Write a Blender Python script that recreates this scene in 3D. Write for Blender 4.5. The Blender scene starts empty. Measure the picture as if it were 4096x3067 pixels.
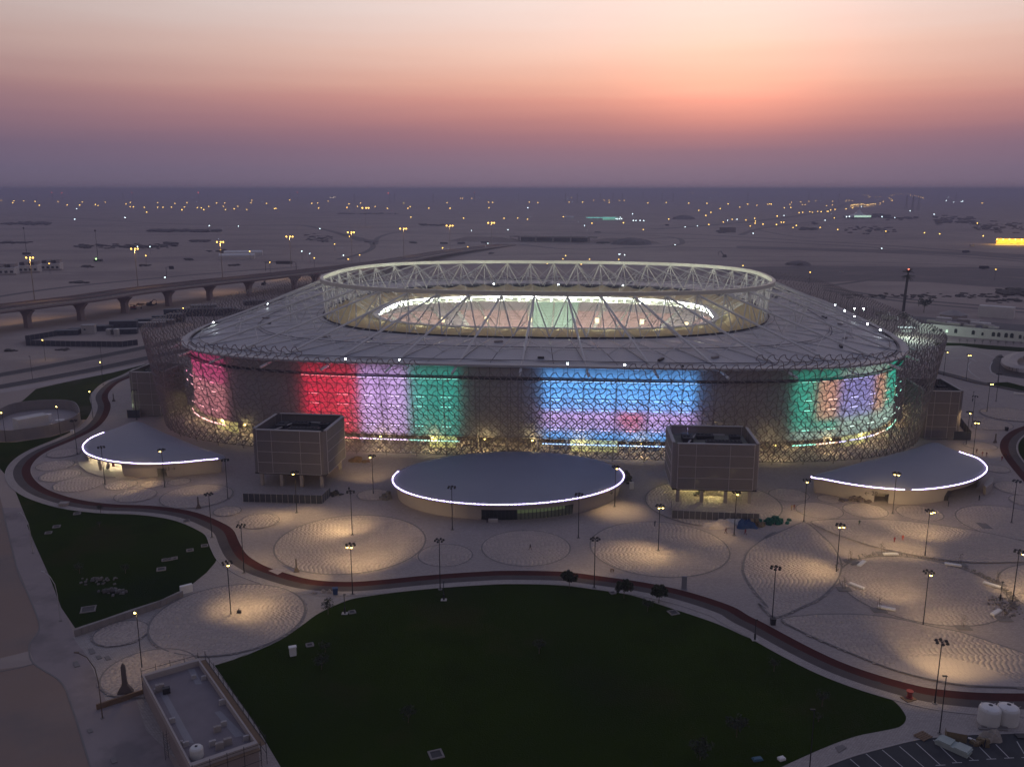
import bpy, bmesh, math, random
import numpy as np
from mathutils import Vector, Matrix, Euler
random.seed(7); RNG = np.random.default_rng(7)
SC = bpy.context.scene; COL = SC.collection; R = math.radians; PI = math.pi

# ------------------------------------------------------------------ camera, sky, sun, exposure
CAM_H = 88.0; PITCH = R(12.56); FPX = 3481.0; CX, CY = 2048.0, 1533.5
cd = bpy.data.cameras.new('camera'); cam = bpy.data.objects.new('camera', cd); COL.objects.link(cam)
cam.location = (0, 0, CAM_H); cam.rotation_euler = (PI/2 - PITCH, 0, 0)
cd.sensor_width = 36.0; cd.lens = 36.0*FPX/4096.0; cd.clip_start = 1.0; cd.clip_end = 90000.0
SC.camera = cam
SUN_AZ = R(10.0)
w = bpy.data.worlds.new('World'); SC.world = w; w.use_nodes = True
nt = w.node_tree; nt.nodes.clear(); N = nt.nodes.new; L = nt.links.new
def math_node(nt, op, a, b=None, clamp=False):
    n = nt.nodes.new('ShaderNodeMath'); n.operation = op; n.use_clamp = clamp
    for i, v in enumerate((a, b)):
        if v is None: continue
        if isinstance(v, (int, float)): n.inputs[i].default_value = v
        else: nt.links.new(v, n.inputs[i])
    return n.outputs[0]
def srgb(r, g, b):
    f = lambda c: (c/255/12.92 if c/255 <= .04045 else ((c/255+.055)/1.055)**2.4)
    return (f(r), f(g), f(b), 1)
def ramp(nt, fac, stops):
    n = nt.nodes.new('ShaderNodeValToRGB'); e = n.color_ramp.elements
    while len(e) > 1: e.remove(e[-1])
    e[0].position = stops[0][0]; e[0].color = stops[0][1]
    for p, c in stops[1:]:
        k = e.new(p); k.color = c
    if fac is not None: nt.links.new(fac, n.inputs[0])
    return n.outputs[0]
tc = N('ShaderNodeTexCoord'); sep = N('ShaderNodeSeparateXYZ'); L(tc.outputs['Generated'], sep.inputs[0])
z = sep.outputs[2]; el = math_node(nt, 'MAXIMUM', z, 0.0)
elr = math_node(nt, 'POWER', el, 0.5)                       # more ramp resolution near the horizon
hl = math_node(nt, 'SQRT', math_node(nt, 'ADD', math_node(nt, 'MULTIPLY', sep.outputs[0], sep.outputs[0]), math_node(nt, 'ADD', math_node(nt, 'MULTIPLY', sep.outputs[1], sep.outputs[1]), 1e-5)))
ca = math_node(nt, 'DIVIDE', math_node(nt, 'ADD', math_node(nt, 'MULTIPLY', sep.outputs[0], math.sin(SUN_AZ)), math_node(nt, 'MULTIPLY', sep.outputs[1], math.cos(SUN_AZ))), hl)
half = math_node(nt, 'MULTIPLY', math_node(nt, 'ADD', ca, 1.0), 0.5, True)
glow = math_node(nt, 'POWER', half, 14.0)
# thin uneven dust layers: the elevation is wobbled a little before the ramps
nm = N('ShaderNodeMapping'); nm.inputs['Scale'].default_value = (1.6, 1.6, 26); L(tc.outputs['Generated'], nm.inputs[0])
nz = N('ShaderNodeTexNoise'); nz.inputs['Scale'].default_value = 1.5; nz.inputs['Detail'].default_value = 4; L(nm.outputs[0], nz.inputs[0])
wob = math_node(nt, 'MULTIPLY', math_node(nt, 'SUBTRACT', nz.outputs[0], 0.5), 0.055)
elw = math_node(nt, 'ADD', elr, math_node(nt, 'MULTIPLY', wob, math_node(nt, 'MULTIPLY', elr, 2.2, True)))
rt = lambda deg: math.sqrt(math.sin(R(deg)))
A = ramp(nt, elw, [(0, srgb(108,98,118)), (rt(1.2), srgb(108,100,124)), (rt(2.6), srgb(116,102,124)), (rt(4.2), srgb(136,112,128)), (rt(6), srgb(158,128,134)), (rt(8.2), srgb(180,154,153)), (rt(11), srgb(194,178,176)), (rt(22), srgb(164,160,174)), (rt(45), srgb(116,124,158)), (1, srgb(102,112,150))])
B = ramp(nt, elw, [(0, srgb(131,111,129)), (rt(1.2), srgb(135,113,131)), (rt(2.4), srgb(146,114,130)), (rt(3.3), srgb(164,118,128)), (rt(4.2), srgb(192,132,131)), (rt(5.3), srgb(222,154,142)), (rt(6.2), srgb(240,180,160)), (rt(8.2), srgb(250,206,188)), (rt(11), srgb(250,226,218)), (rt(22), srgb(214,202,206)), (rt(45), srgb(134,138,166)), (1, srgb(102,112,150))])
mx = N('ShaderNodeMix'); mx.data_type = 'RGBA'; L(glow, mx.inputs[0]); L(A, mx.inputs[6]); L(B, mx.inputs[7])
dim = math_node(nt, 'ADD', math_node(nt, 'MULTIPLY', math_node(nt, 'POWER', half, 1.5), 0.45), 0.55)
cv = (math.sin(R(13.6))*math.cos(R(6.0)), math.cos(R(13.6))*math.cos(R(6.0)), math.sin(R(6.0)))   # where the sun has just gone into the dust
dt = N('ShaderNodeVectorMath'); dt.operation = 'DOT_PRODUCT'; L(tc.outputs['Generated'], dt.inputs[0]); dt.inputs[1].default_value = cv
core = math_node(nt, 'POWER', math_node(nt, 'MAXIMUM', dt.outputs['Value'], 0.0), 170.0)
low = math_node(nt, 'MULTIPLY', math_node(nt, 'SUBTRACT', el, math.sin(R(2.2))), 1/(math.sin(R(5.6))-math.sin(R(2.2))), True)
cm_ = N('ShaderNodeVectorMath'); cm_.operation = 'SCALE'; cm_.inputs[0].default_value = (.30, .085, .04); L(math_node(nt, 'MULTIPLY', core, low), cm_.inputs['Scale'])
av = N('ShaderNodeVectorMath'); L(mx.outputs[2], av.inputs[0]); L(cm_.outputs[0], av.inputs[1])
bg = N('ShaderNodeBackground'); L(av.outputs[0], bg.inputs[0]); L(dim, bg.inputs[1])
sky = N('ShaderNodeTexSky'); sky.sky_type = 'NISHITA'; sky.sun_disc = False; sky.sun_elevation = R(2.0); sky.sun_rotation = SUN_AZ; sky.dust_density = 6; sky.altitude = 100
bg2 = N('ShaderNodeBackground'); L(sky.outputs[0], bg2.inputs[0]); bg2.inputs[1].default_value = 0.004
ad = N('ShaderNodeAddShader'); L(bg.outputs[0], ad.inputs[0]); L(bg2.outputs[0], ad.inputs[1])
out = N('ShaderNodeOutputWorld'); L(ad.outputs[0], out.inputs[0])
sd = bpy.data.lights.new('sun', 'SUN'); sd.energy = 0.05; sd.angle = R(12); sd.color = (1, .72, .55)
sun = bpy.data.objects.new('sun', sd); COL.objects.link(sun)
sun.rotation_euler = Vector((-math.sin(SUN_AZ)*math.cos(R(4)), -math.cos(SUN_AZ)*math.cos(R(4)), -math.sin(R(4)))).to_track_quat('-Z', 'Y').to_euler()
SC.view_settings.view_transform = 'Standard'; SC.view_settings.look = 'None'
SC.view_settings.exposure = 0.0; SC.view_settings.gamma = 1.0; SC.view_settings.use_curve_mapping = False
SC.cycles.use_denoising = True; SC.cycles.max_bounces = 6; SC.cycles.volume_bounces = 0; SC.cycles.transparent_max_bounces = 12
SC.cycles.sample_clamp_indirect = 4.0; SC.cycles.caustics_reflective = False; SC.cycles.caustics_refractive = False

# ------------------------------------------------------------------ places: a pixel of a survey crop -> a point of the site at height z
VIEWS = {'a': (0,700,.4975), 'b': (1000,1000,.4975), 'c': (2000,1000,.4975), 'd': (2996,700,.4975), 'e': (0,1400,.4975), 'f': (1000,1500,.4975), 'g': (2000,1500,.4975), 'h': (2996,1400,.4975),
         'i': (0,2100,.58386), 'j': (1000,2100,.58386), 'k': (2000,2100,.58386), 'l': (2996,2100,.58386), 'm': (0,700,.63291), 'n': (1350,700,.63291), 'o': (2696,700,.63291), 'p': (0,0,1.0)}
def at(v, x, y, z=0.0):
    ox, oy, k = VIEWS[v]; px, py = ox + k*x, oy + k*y
    a, b = (px-CX)/FPX, (py-CY)/FPX
    dy = math.cos(PITCH) - b*math.sin(PITCH); dz = -math.sin(PITCH) - b*math.cos(PITCH)
    t = (z-CAM_H)/dz
    return Vector((a*t, dy*t, z))
def ats(v, pts, z=0.0): return [at(v, x, y, z) for x, y in pts]

# ------------------------------------------------------------------ materials
MATS = {}
def mat(name, col, rough=.8, var=.12, scale=.3, bump=0, bscale=4, metal=0, emit=None, es=0, sample=True, trans=0, island=0, spec=.3, alpha=1):
    if name in MATS: return MATS[name]
    m = bpy.data.materials.new(name); m.use_nodes = True; nt = m.node_tree; b = nt.nodes['Principled BSDF']
    b.inputs['Roughness'].default_value = rough; b.inputs['Metallic'].default_value = metal; b.inputs['Specular IOR Level'].default_value = spec
    c = (*col, 1) if len(col) == 3 else col
    if var or island:
        t = nt.nodes.new('ShaderNodeTexCoord'); n = nt.nodes.new('ShaderNodeTexNoise'); n.inputs['Scale'].default_value = scale; n.inputs['Detail'].default_value = 6; n.inputs['Roughness'].default_value = .62
        nt.links.new(t.outputs['Object'], n.inputs[0])
        f = math_node(nt, 'ADD', math_node(nt, 'MULTIPLY', math_node(nt, 'SUBTRACT', n.outputs[0], .5), var*4), 1.0)
        if island:
            g = nt.nodes.new('ShaderNodeNewGeometry')
            f = math_node(nt, 'MULTIPLY', f, math_node(nt, 'ADD', math_node(nt, 'MULTIPLY', math_node(nt, 'SUBTRACT', g.outputs['Random Per Island'], .5), island*2), 1.0))
        v = nt.nodes.new('ShaderNodeVectorMath'); v.operation = 'SCALE'; v.inputs[0].default_value = c[:3]; nt.links.new(f, v.inputs['Scale'])
        nt.links.new(v.outputs[0], b.inputs['Base Color'])
    else: b.inputs['Base Color'].default_value = c
    if bump:
        t = nt.nodes.new('ShaderNodeTexCoord'); n = nt.nodes.new('ShaderNodeTexNoise'); n.inputs['Scale'].default_value = bscale; n.inputs['Detail'].default_value = 5
        nt.links.new(t.outputs['Object'], n.inputs[0]); bp = nt.nodes.new('ShaderNodeBump'); bp.inputs['Strength'].default_value = bump; bp.inputs['Distance'].default_value = .1
        nt.links.new(n.outputs[0], bp.inputs['Height']); nt.links.new(bp.outputs[0], b.inputs['Normal'])
    if emit: b.inputs['Emission Color'].default_value = (*emit, 1); b.inputs['Emission Strength'].default_value = es
    if emit and not sample: m.cycles.emission_sampling = 'NONE'
    if alpha < 1: b.inputs['Alpha'].default_value = alpha
    if trans:
        o = nt.nodes['Material Output']; tr = nt.nodes.new('ShaderNodeBsdfTranslucent'); tr.inputs[0].default_value = c; ms = nt.nodes.new('ShaderNodeMixShader'); ms.inputs[0].default_value = trans
        nt.links.new(b.outputs[0], ms.inputs[1]); nt.links.new(tr.outputs[0], ms.inputs[2]); nt.links.new(ms.outputs[0], o.inputs[0])
    MATS[name] = m; return m
def bricks(m, sx, sy, mortar=.6, size=.02, bump=.25):
    """running-bond joints in the material for paving too small to pick apart"""
    nt = m.node_tree; b = nt.nodes['Principled BSDF']; t = nt.nodes.new('ShaderNodeTexCoord'); br = nt.nodes.new('ShaderNodeTexBrick')
    br.inputs['Scale'].default_value = 1; br.inputs['Brick Width'].default_value = sx; br.inputs['Row Height'].default_value = sy; br.inputs['Mortar Size'].default_value = size; br.inputs['Mortar Smooth'].default_value = .3
    br.inputs['Color1'].default_value = (1,1,1,1); br.inputs['Color2'].default_value = (.78,.78,.8,1); br.inputs['Mortar'].default_value = (mortar,)*3+(1,)
    nt.links.new(t.outputs['Object'], br.inputs[0]); src = b.inputs['Base Color'].links[0].from_socket
    mm = nt.nodes.new('ShaderNodeMix'); mm.data_type = 'RGBA'; mm.blend_type = 'MULTIPLY'; mm.inputs[0].default_value = 1
    nt.links.new(src, mm.inputs[6]); nt.links.new(br.outputs[0], mm.inputs[7]); nt.links.new(mm.outputs[2], b.inputs['Base Color'])
    return m
def ribs(m, pitch, depth=.4):
    """standing seams of sheet roofing, as fine relief"""
    nt = m.node_tree; b = nt.nodes['Principled BSDF']; t = nt.nodes.new('ShaderNodeTexCoord'); wv = nt.nodes.new('ShaderNodeTexWave'); wv.bands_direction = 'X'; wv.inputs['Scale'].default_value = .314/pitch
    nt.links.new(t.outputs['UV'], wv.inputs[0]); bp = nt.nodes.new('ShaderNodeBump'); bp.inputs['Strength'].default_value = depth; bp.inputs['Distance'].default_value = .08
    nt.links.new(wv.outputs[0], bp.inputs['Height']); nt.links.new(bp.outputs[0], b.inputs['Normal']); return m
def patchy(m, col2, scale, lo, hi, stretch=(1,1,1)):
    """large soft patches of a second soil colour"""
    nt = m.node_tree; b = nt.nodes['Principled BSDF']; t = nt.nodes.new('ShaderNodeTexCoord'); mp = nt.nodes.new('ShaderNodeMapping'); mp.inputs['Scale'].default_value = stretch
    n = nt.nodes.new('ShaderNodeTexNoise'); n.inputs['Scale'].default_value = scale; n.inputs['Detail'].default_value = 9; n.inputs['Roughness'].default_value = .6
    nt.links.new(t.outputs['Object'], mp.inputs[0]); nt.links.new(mp.outputs[0], n.inputs[0])
    f = ramp(nt, n.outputs[0], [(lo, (0,0,0,1)), (hi, (1,1,1,1))]); src = b.inputs['Base Color'].links[0].from_socket
    mm = nt.nodes.new('ShaderNodeMix'); mm.data_type = 'RGBA'; nt.links.new(f, mm.inputs[0]); nt.links.new(src, mm.inputs[6]); mm.inputs[7].default_value = (*col2, 1)
    nt.links.new(mm.outputs[2], b.inputs['Base Color']); return m
M_sand = patchy(patchy(mat('sand', (.36,.29,.25), .95, .10, .02, .3, .6), (.26,.21,.19), .0035, .46, .62, (1,2.5,1)), (.42,.35,.30), .012, .55, .7, (1,3,1))
M_dark_soil = patchy(mat('dark_soil', (.15,.13,.125), .95, .12, .05), (.22,.18,.165), .02, .5, .65, (1,3,1))
M_asphalt = mat('asphalt', (.07,.065,.065), .9, .12, .15)
M_road_far = mat('road_surface', (.13,.115,.11), .9, .1, .05)
M_parking = patchy(mat('parking_asphalt', (.05,.052,.056), .9, .12, .5), (.035,.036,.04), .25, .5, .66)
M_paver = bricks(mat('pavers', (.40,.34,.31), .85, .06, .12), .6, .3, .72, .03)
M_paver_edge = bricks(mat('pale_pavers', (.42,.37,.34), .85, .08, .2), .5, .3, .6, .04)
M_slab = mat('paving_slab', (.46,.39,.35), .82, .05, .09, island=.09)
M_joint = mat('joint', (.30,.26,.24), .95, .1, .5)
M_band = mat('dark_band', (.21,.19,.18), .9, .1, .5)
M_track = patchy(mat('red_track', (.075,.026,.023), .9, .1, .15, spec=.05), (.05,.022,.02), .12, .52, .7)
M_cycle = patchy(mat('cycle_track', (.085,.07,.068), .9, .1, .2), (.062,.052,.05), .15, .5, .7)
M_kerb = mat('kerb', (.38,.34,.32), .85, .1, .8)
M_lawn = patchy(patchy(mat('lawn', (.020,.036,.002), .95, .25, .08, .5, 3, spec=0), (.055,.045,.012), .04, .54, .74), (.012,.024,.005), .02, .48, .66)
M_concrete = mat('concrete', (.34,.30,.28), .85, .09, .25)
M_pale_concrete = mat('pale_concrete', (.40,.34,.32), .85, .1, .12)
M_white = mat('white_paint', (.74,.72,.70), .5, .05, .4)
M_whitewall = mat('white_render', (.6,.57,.54), .8, .07, .3)
M_roof = ribs(mat('grey_roof', (.40,.39,.41), .5, .05, .05, spec=.4), .6, .35)
M_edge = mat('roof_edge', (.40,.39,.40), .45, .05, .2)
M_steel = mat('white_steel', (.62,.60,.58), .45, .05, .3)
M_lattice = mat('lattice_steel', (.225,.19,.19), .5, .06, .3)
M_fabric = mat('canopy_fabric', (.66,.55,.33), .7, .05, .08, trans=.55)
M_ring = mat('cream_steel', (.66,.64,.54), .45, .04, .3)
M_panel = mat('wall_panel', (.33,.31,.31), .7, .05, .2)
M_dark = mat('dark_metal', (.035,.035,.04), .6, .1, 1)
M_black = mat('black_pole', (.025,.024,.026), .5, 0)
M_meshclad = mat('mesh_cladding', (.18,.16,.16), .7, .05, .5)
M_joist = mat('pale_trim', (.42,.39,.38), .6, .06, .5)
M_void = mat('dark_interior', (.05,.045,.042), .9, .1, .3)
M_glass = mat('dark_glass', (.03,.04,.04), .12, 0, spec=.5)
M_leaf = mat('leaf', (.032,.042,.013), .8, .2, 1.5, island=.35)
M_leaf_dark = mat('dark_leaf', (.03,.04,.018), .85, .2, 1.5, island=.35)
M_scrub = mat('dry_scrub', (.07,.062,.05), .9, .2, .4, island=.3)
M_bark = mat('bark', (.12,.085,.06), .9, .15, 4)
M_brown = mat('brown_wood', (.20,.13,.08), .85, .15, 2)
M_red = mat('red_paint', (.28,.05,.04), .6, .08, .5)
M_orange = mat('orange_paint', (.5,.14,.03), .6, .08, .5)
M_blue = mat('blue_plastic', (.03,.07,.16), .6, .1, 1)
M_green = mat('green_netting', (.015,.10,.075), .9, .2, 2, island=.3)
M_tarp = mat('pale_tarpaulin', (.5,.42,.36), .7, .12, 1.5, .6, 3)
M_sack = mat('brown_sack', (.19,.145,.085), .9, .15, 2, .5, 4, island=.3)
M_hoard = mat('dark_hoarding', (.055,.06,.075), .8, .12, .4)
M_water = mat('translucent_tank', (.62,.61,.58), .5, .05, 1)
M_line = mat('white_line', (.5,.49,.48), .8, .15, 2)
M_lampwarm = mat('lamp_warm', (.8,.7,.5), .5, 0, emit=(1,.70,.16), es=16, sample=False)
M_lampwhite = mat('lamp_white', (.8,.8,.8), .5, 0, emit=(.82,.95,1), es=45, sample=False)
M_far_amber = mat('far_lamp_amber', (.8,.6,.3), .5, 0, emit=(1,.58,.11), es=7, sample=False)
M_far_pale = mat('far_lamp_pale', (.8,.8,.6), .5, 0, emit=(1,.78,.5), es=5, sample=False)
M_far_white = mat('far_lamp_white', (.8,.8,.8), .5, 0, emit=(.75,.95,1), es=6, sample=False)
M_far_red = mat('far_lamp_red', (.8,.2,.2), .5, 0, emit=(1,.1,.06), es=7, sample=False)
M_led = mat('led_violet', (.8,.8,.9), .5, 0, emit=(.66,.54,1), es=12)
M_room = mat('lit_room', (.6,.6,.3), .7, .1, .5, emit=(.85,.78,.30), es=.28)
M_room_green = mat('lit_lobby', (.4,.5,.3), .7, .12, .35, emit=(.38,.50,.20), es=.16)

# ------------------------------------------------------------------ mesh helpers
class MB:
    def __init__(s): s.v = []; s.f = []; s.m = []; s.uv = None
    def add(s, vs, fs, mi=0):
        o = len(s.v); s.v += [tuple(v) for v in vs]; s.f += [tuple(i+o for i in f) for f in fs]; s.m += [mi]*len(fs); return s
    def box(s, c, d, rz=0, mi=0, M=None):
        x, y, z = d[0]/2, d[1]/2, d[2]/2; ca, sa = math.cos(rz), math.sin(rz)
        P = [(i*x, j*y, k*z) for k in (-1,1) for j in (-1,1) for i in (-1,1)]
        P = [(c[0]+ca*a-sa*b, c[1]+sa*a+ca*b, c[2]+h) for a, b, h in P]
        return s.add(P, [(0,2,3,1),(4,5,7,6),(0,1,5,4),(2,6,7,3),(0,4,6,2),(1,3,7,5)], mi)
    def frustum(s, c, d0, d1, h, rz=0, mi=0):
        ca, sa = math.cos(rz), math.sin(rz); P = []
        for (dx, dy), zz in ((d0, 0), (d1, h)):
            for i, j in ((-1,-1),(1,-1),(1,1),(-1,1)):
                a, b = i*dx/2, j*dy/2; P.append((c[0]+ca*a-sa*b, c[1]+sa*a+ca*b, c[2]+zz))
        return s.add(P, [(3,2,1,0),(4,5,6,7),(0,1,5,4),(1,2,6,5),(2,3,7,6),(3,0,4,7)], mi)
    def tube(s, pts, r, n=5, mi=0, caps=True):
        pts = [Vector(p) for p in pts]; rs = r if isinstance(r, (list, tuple)) else [r]*len(pts); rings = []
        for i, p in enumerate(pts):
            d = (pts[min(i+1, len(pts)-1)] - pts[max(i-1, 0)]).normalized()
            u = d.cross(Vector((0,0,1)));  u = u.normalized() if u.length > 1e-3 else Vector((1,0,0)); v = d.cross(u)
            rings.append([p + (u*math.cos(2*PI*k/n) + v*math.sin(2*PI*k/n))*rs[i] for k in range(n)])
        vs = [q for g in rings for q in g]; fs = []
        for i in range(len(pts)-1):
            for k in range(n): fs.append((i*n+k, i*n+(k+1)%n, (i+1)*n+(k+1)%n, (i+1)*n+k))
        if caps: fs += [tuple(range(n))[::-1], tuple(range((len(pts)-1)*n, len(pts)*n))]
        return s.add(vs, fs, mi)
    def lathe(s, c, prof, n=12, mi=0):
        vs = []; fs = []
        for r, h in prof: vs += [(c[0]+r*math.cos(2*PI*k/n), c[1]+r*math.sin(2*PI*k/n), c[2]+h) for k in range(n)]
        for i in range(len(prof)-1):
            for k in range(n): fs.append((i*n+k, i*n+(k+1)%n, (i+1)*n+(k+1)%n, (i+1)*n+k))
        fs += [tuple(range(n))[::-1], tuple(range((len(prof)-1)*n, len(prof)*n))]
        return s.add(vs, fs, mi)
    def prism(s, poly, z0, z1, mi=0):
        n = len(poly); a = sum(poly[i][0]*poly[(i+1)%n][1]-poly[(i+1)%n][0]*poly[i][1] for i in range(n))
        if a < 0: poly = poly[::-1]
        vs = [(p[0],p[1],z0) for p in poly] + [(p[0],p[1],z1) for p in poly]
        return s.add(vs, [tuple(range(n))[::-1], tuple(range(n,2*n))] + [(i,(i+1)%n,n+(i+1)%n,n+i) for i in range(n)], mi)
    def ico(s, c, r, mi=0, squash=1):
        t = (1+5**.5)/2; k = r/math.sqrt(1+t*t)
        P = [(-1,t,0),(1,t,0),(-1,-t,0),(1,-t,0),(0,-1,t),(0,1,t),(0,-1,-t),(0,1,-t),(t,0,-1),(t,0,1),(-t,0,-1),(-t,0,1)]
        F = [(0,11,5),(0,5,1),(0,1,7),(0,7,10),(0,10,11),(1,5,9),(5,11,4),(11,10,2),(10,7,6),(7,1,8),(3,9,4),(3,4,2),(3,2,6),(3,6,8),(3,8,9),(4,9,5),(2,4,11),(6,2,10),(8,6,7),(9,8,1)]
        return s.add([(c[0]+k*a, c[1]+k*b, c[2]+k*h*squash) for a,b,h in P], F, mi)
    def data(s, name, mats, smooth=False):
        me = bpy.data.meshes.new(name); me.from_pydata(s.v, [], s.f)
        for m in (mats if isinstance(mats, (list, tuple)) else [mats]): me.materials.append(m)
        if any(s.m): me.polygons.foreach_set('material_index', s.m)
        if smooth: me.polygons.foreach_set('use_smooth', [True]*len(me.polygons))
        if s.uv is not None:
            ul = me.uv_layers.new(name='UVMap'); ul.data.foreach_set('uv', np.array(s.uv, dtype=np.float32).ravel())
        me.update(); return me
    def obj(s, name, mats, parent=None, loc=None, rz=0, smooth=False):
        return link(name, s.data(name, mats, smooth), parent, loc, rz)
def link(name, data, parent=None, loc=None, rz=0):
    o = bpy.data.objects.new(name, data); COL.objects.link(o)
    if parent: o.parent = parent
    if loc is not None: o.location = loc
    if rz: o.rotation_euler = (0,0,rz)
    return o
def tag(o, label=None, cat=None, group=None, kind=None):
    for k, v in (('label', label), ('category', cat), ('group', group), ('kind', kind)):
        if v: o[k] = v
    return o
def thing(name, loc, label, cat, group=None, rz=0):
    return tag(link(name, None, None, loc, rz), label, cat, group)
def struct(o): return tag(o, kind='structure')
def stuff(o): return tag(o, kind='stuff')
def copy_tree(o, parent=None):
    c = o.copy(); COL.objects.link(c)
    if parent: c.parent = parent
    for ch in o.children: copy_tree(ch, c)
    return c
def smooth_line(pts, n=8, closed=False):
    pts = [Vector(p) for p in pts]; out = []; m = len(pts)
    for i in range(m if closed else m-1):
        g = (lambda k: pts[k % m]) if closed else (lambda k: pts[max(0, min(m-1, k))])
        a, b, c, d = g(i-1), g(i), g(i+1), g(i+2)
        for k in range(n):
            t = k/n; out.append(.5*((2*b) + (c-a)*t + (2*a-5*b+4*c-d)*t*t + (3*b-a-3*c+d)*t**3))
    if not closed: out.append(pts[-1])
    return out
def offset(pts, d):
    out = []
    for i, p in enumerate(pts):
        t = pts[min(i+1, len(pts)-1)] - pts[max(i-1, 0)]; t.z = 0; t.normalize()
        out.append(p + Vector((t.y, -t.x, 0))*d)
    return out
def strip(name, a, b, z, m, h=0):
    """a sheet (h = 0) or a kerb between two lines"""
    mb = MB(); n = len(a)
    if not h:
        mb.add([(p.x,p.y,z) for p in a]+[(p.x,p.y,z) for p in b], [(i,i+1,n+i+1,n+i) for i in range(n-1)])
    else:
        mb.add([(p.x,p.y,0) for p in a]+[(p.x,p.y,z+h) for p in a]+[(p.x,p.y,z+h) for p in b]+[(p.x,p.y,0) for p in b],
               [f for i in range(n-1) for f in ((i,i+1,n+i+1,n+i),(n+i,n+i+1,2*n+i+1,2*n+i),(2*n+i,2*n+i+1,3*n+i+1,3*n+i))])
    return struct(mb.obj(name, m))
def ribbon(name, pts, wdt, z, m, n=8):
    c = smooth_line(pts, n); return strip(name, offset(c, -wdt/2), offset(c, wdt/2), z, m)
def sheet(name, poly, z, m):
    """a flat polygon, triangulated"""
    bm = bmesh.new(); vs = [bm.verts.new((p[0],p[1],z)) for p in poly]; f = bm.faces.new(vs)
    bmesh.ops.triangulate(bm, faces=[f]); bmesh.ops.recalc_face_normals(bm, faces=bm.faces)
    if bm.faces[:] and bm.faces[0].normal.z < 0: bmesh.ops.reverse_faces(bm, faces=bm.faces)
    me = bpy.data.meshes.new(name); bm.to_mesh(me); bm.free(); me.materials.append(m)
    return struct(link(name, me))
def spot(name, loc, target, watts, deg, color, blend=.8, size=.3, parent=None):
    l = bpy.data.lights.new(name, 'SPOT'); l.energy = watts; l.spot_size = R(deg); l.spot_blend = blend; l.color = color; l.shadow_soft_size = size
    o = link(name, l, parent, loc); o.rotation_euler = (Vector(target)-Vector(loc)).to_track_quat('-Z','Y').to_euler(); return o
def point(name, loc, watts, color, size=.3, parent=None):
    l = bpy.data.lights.new(name, 'POINT'); l.energy = watts; l.color = color; l.shadow_soft_size = size
    return link(name, l, parent, loc)
# ------------------------------------------------------------------ ground, far roads
g = MB(); g.add([(-34000,-400,0),(34000,-400,0),(34000,46000,0),(-34000,46000,0)], [(0,1,2,3)]); struct(g.obj('ground', M_sand))
sheet('dark_soil_field', ats('d', [(-200,745),(500,728),(1240,738),(1900,740),(2300,757),(2300,925),(1850,895),(1450,862),(900,850),(500,868),(0,812),(-250,790)]), .02, M_dark_soil)
sheet('dark_soil_field', ats('d', [(-100,592),(1100,625),(2300,668),(2300,640),(1100,600),(-100,570)]), .02, M_dark_soil)
for a, wd in (([('m',-60,250),('m',400,270),('m',900,300),('m',1500,322),('m',1850,315),('m',2050,345),('m',2300,420)], 16),
              ([('n',0,370),('n',150,400),('n',225,445),('n',170,490),('n',0,535)], 9), ([('n',240,440),('n',260,395),('n',380,362),('n',600,350),('n',1100,350)], 9),
              ([('n',1120,352),('n',1600,365),('n',2080,390),('n',2180,425),('n',2090,450),('n',1800,456)], 9),
              ([('n',1150,438),('n',1500,470),('o',0,456),('o',900,478),('o',1700,510),('o',2350,560)], 11),
              ([('n',1500,365),('o',0,372),('o',700,408),('o',1400,450),('o',2350,520)], 15), ([('o',-100,395),('o',700,428),('o',1400,468),('o',2350,545)], 15),
              ([('o',-150,345),('o',300,312),('o',650,276),('o',930,235),('o',1040,205),('o',1120,170),('o',1250,140)], 30), ([('o',420,380),('o',540,340),('o',800,305),('o',1000,280),('o',1130,262)], 14),
              ([('o',520,345),('o',700,380),('o',900,402)], 8), ([('n',-50,210),('n',700,215),('n',1500,240),('n',2250,250)], 10),
              ([('d',620,905),('d',1000,965),('d',1400,1010),('d',2300,1085)], 9), ([('d',600,925),('d',1000,985),('d',1400,1035),('d',2300,1112)], 8),
              ([('d',-50,688),('d',1100,705),('d',2300,745)], 6), ([('d',1130,815),('d',850,862),('d',600,895)], 7),
              ([('a',-60,985),('a',500,905),('a',1200,835),('a',1900,775),('a',2400,740)], 9)):
    ribbon('road', [at(*q) for q in a], wd, .05, M_road_far)
for a in ([('a',-80,1622),('a',500,1518),('a',1150,1390),('a',1500,1310)], [('e',-80,310),('e',300,243),('e',800,148),('e',1200,62),('e',1500,0)]):
    c = smooth_line([at(*q) for q in a], 8); strip('road', offset(c,-4.6), offset(c,4.6), .05, M_asphalt)
    for d in (-4.9, 4.6): strip('kerb', offset(c,d), offset(c,d+.3), 0, M_kerb, .15)
sheet('pale_footpath', ats('e', [(-50,355),(300,300),(800,205),(1160,125),(1160,102),(800,178),(300,270),(-50,325)]), .03, M_pale_concrete)
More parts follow.
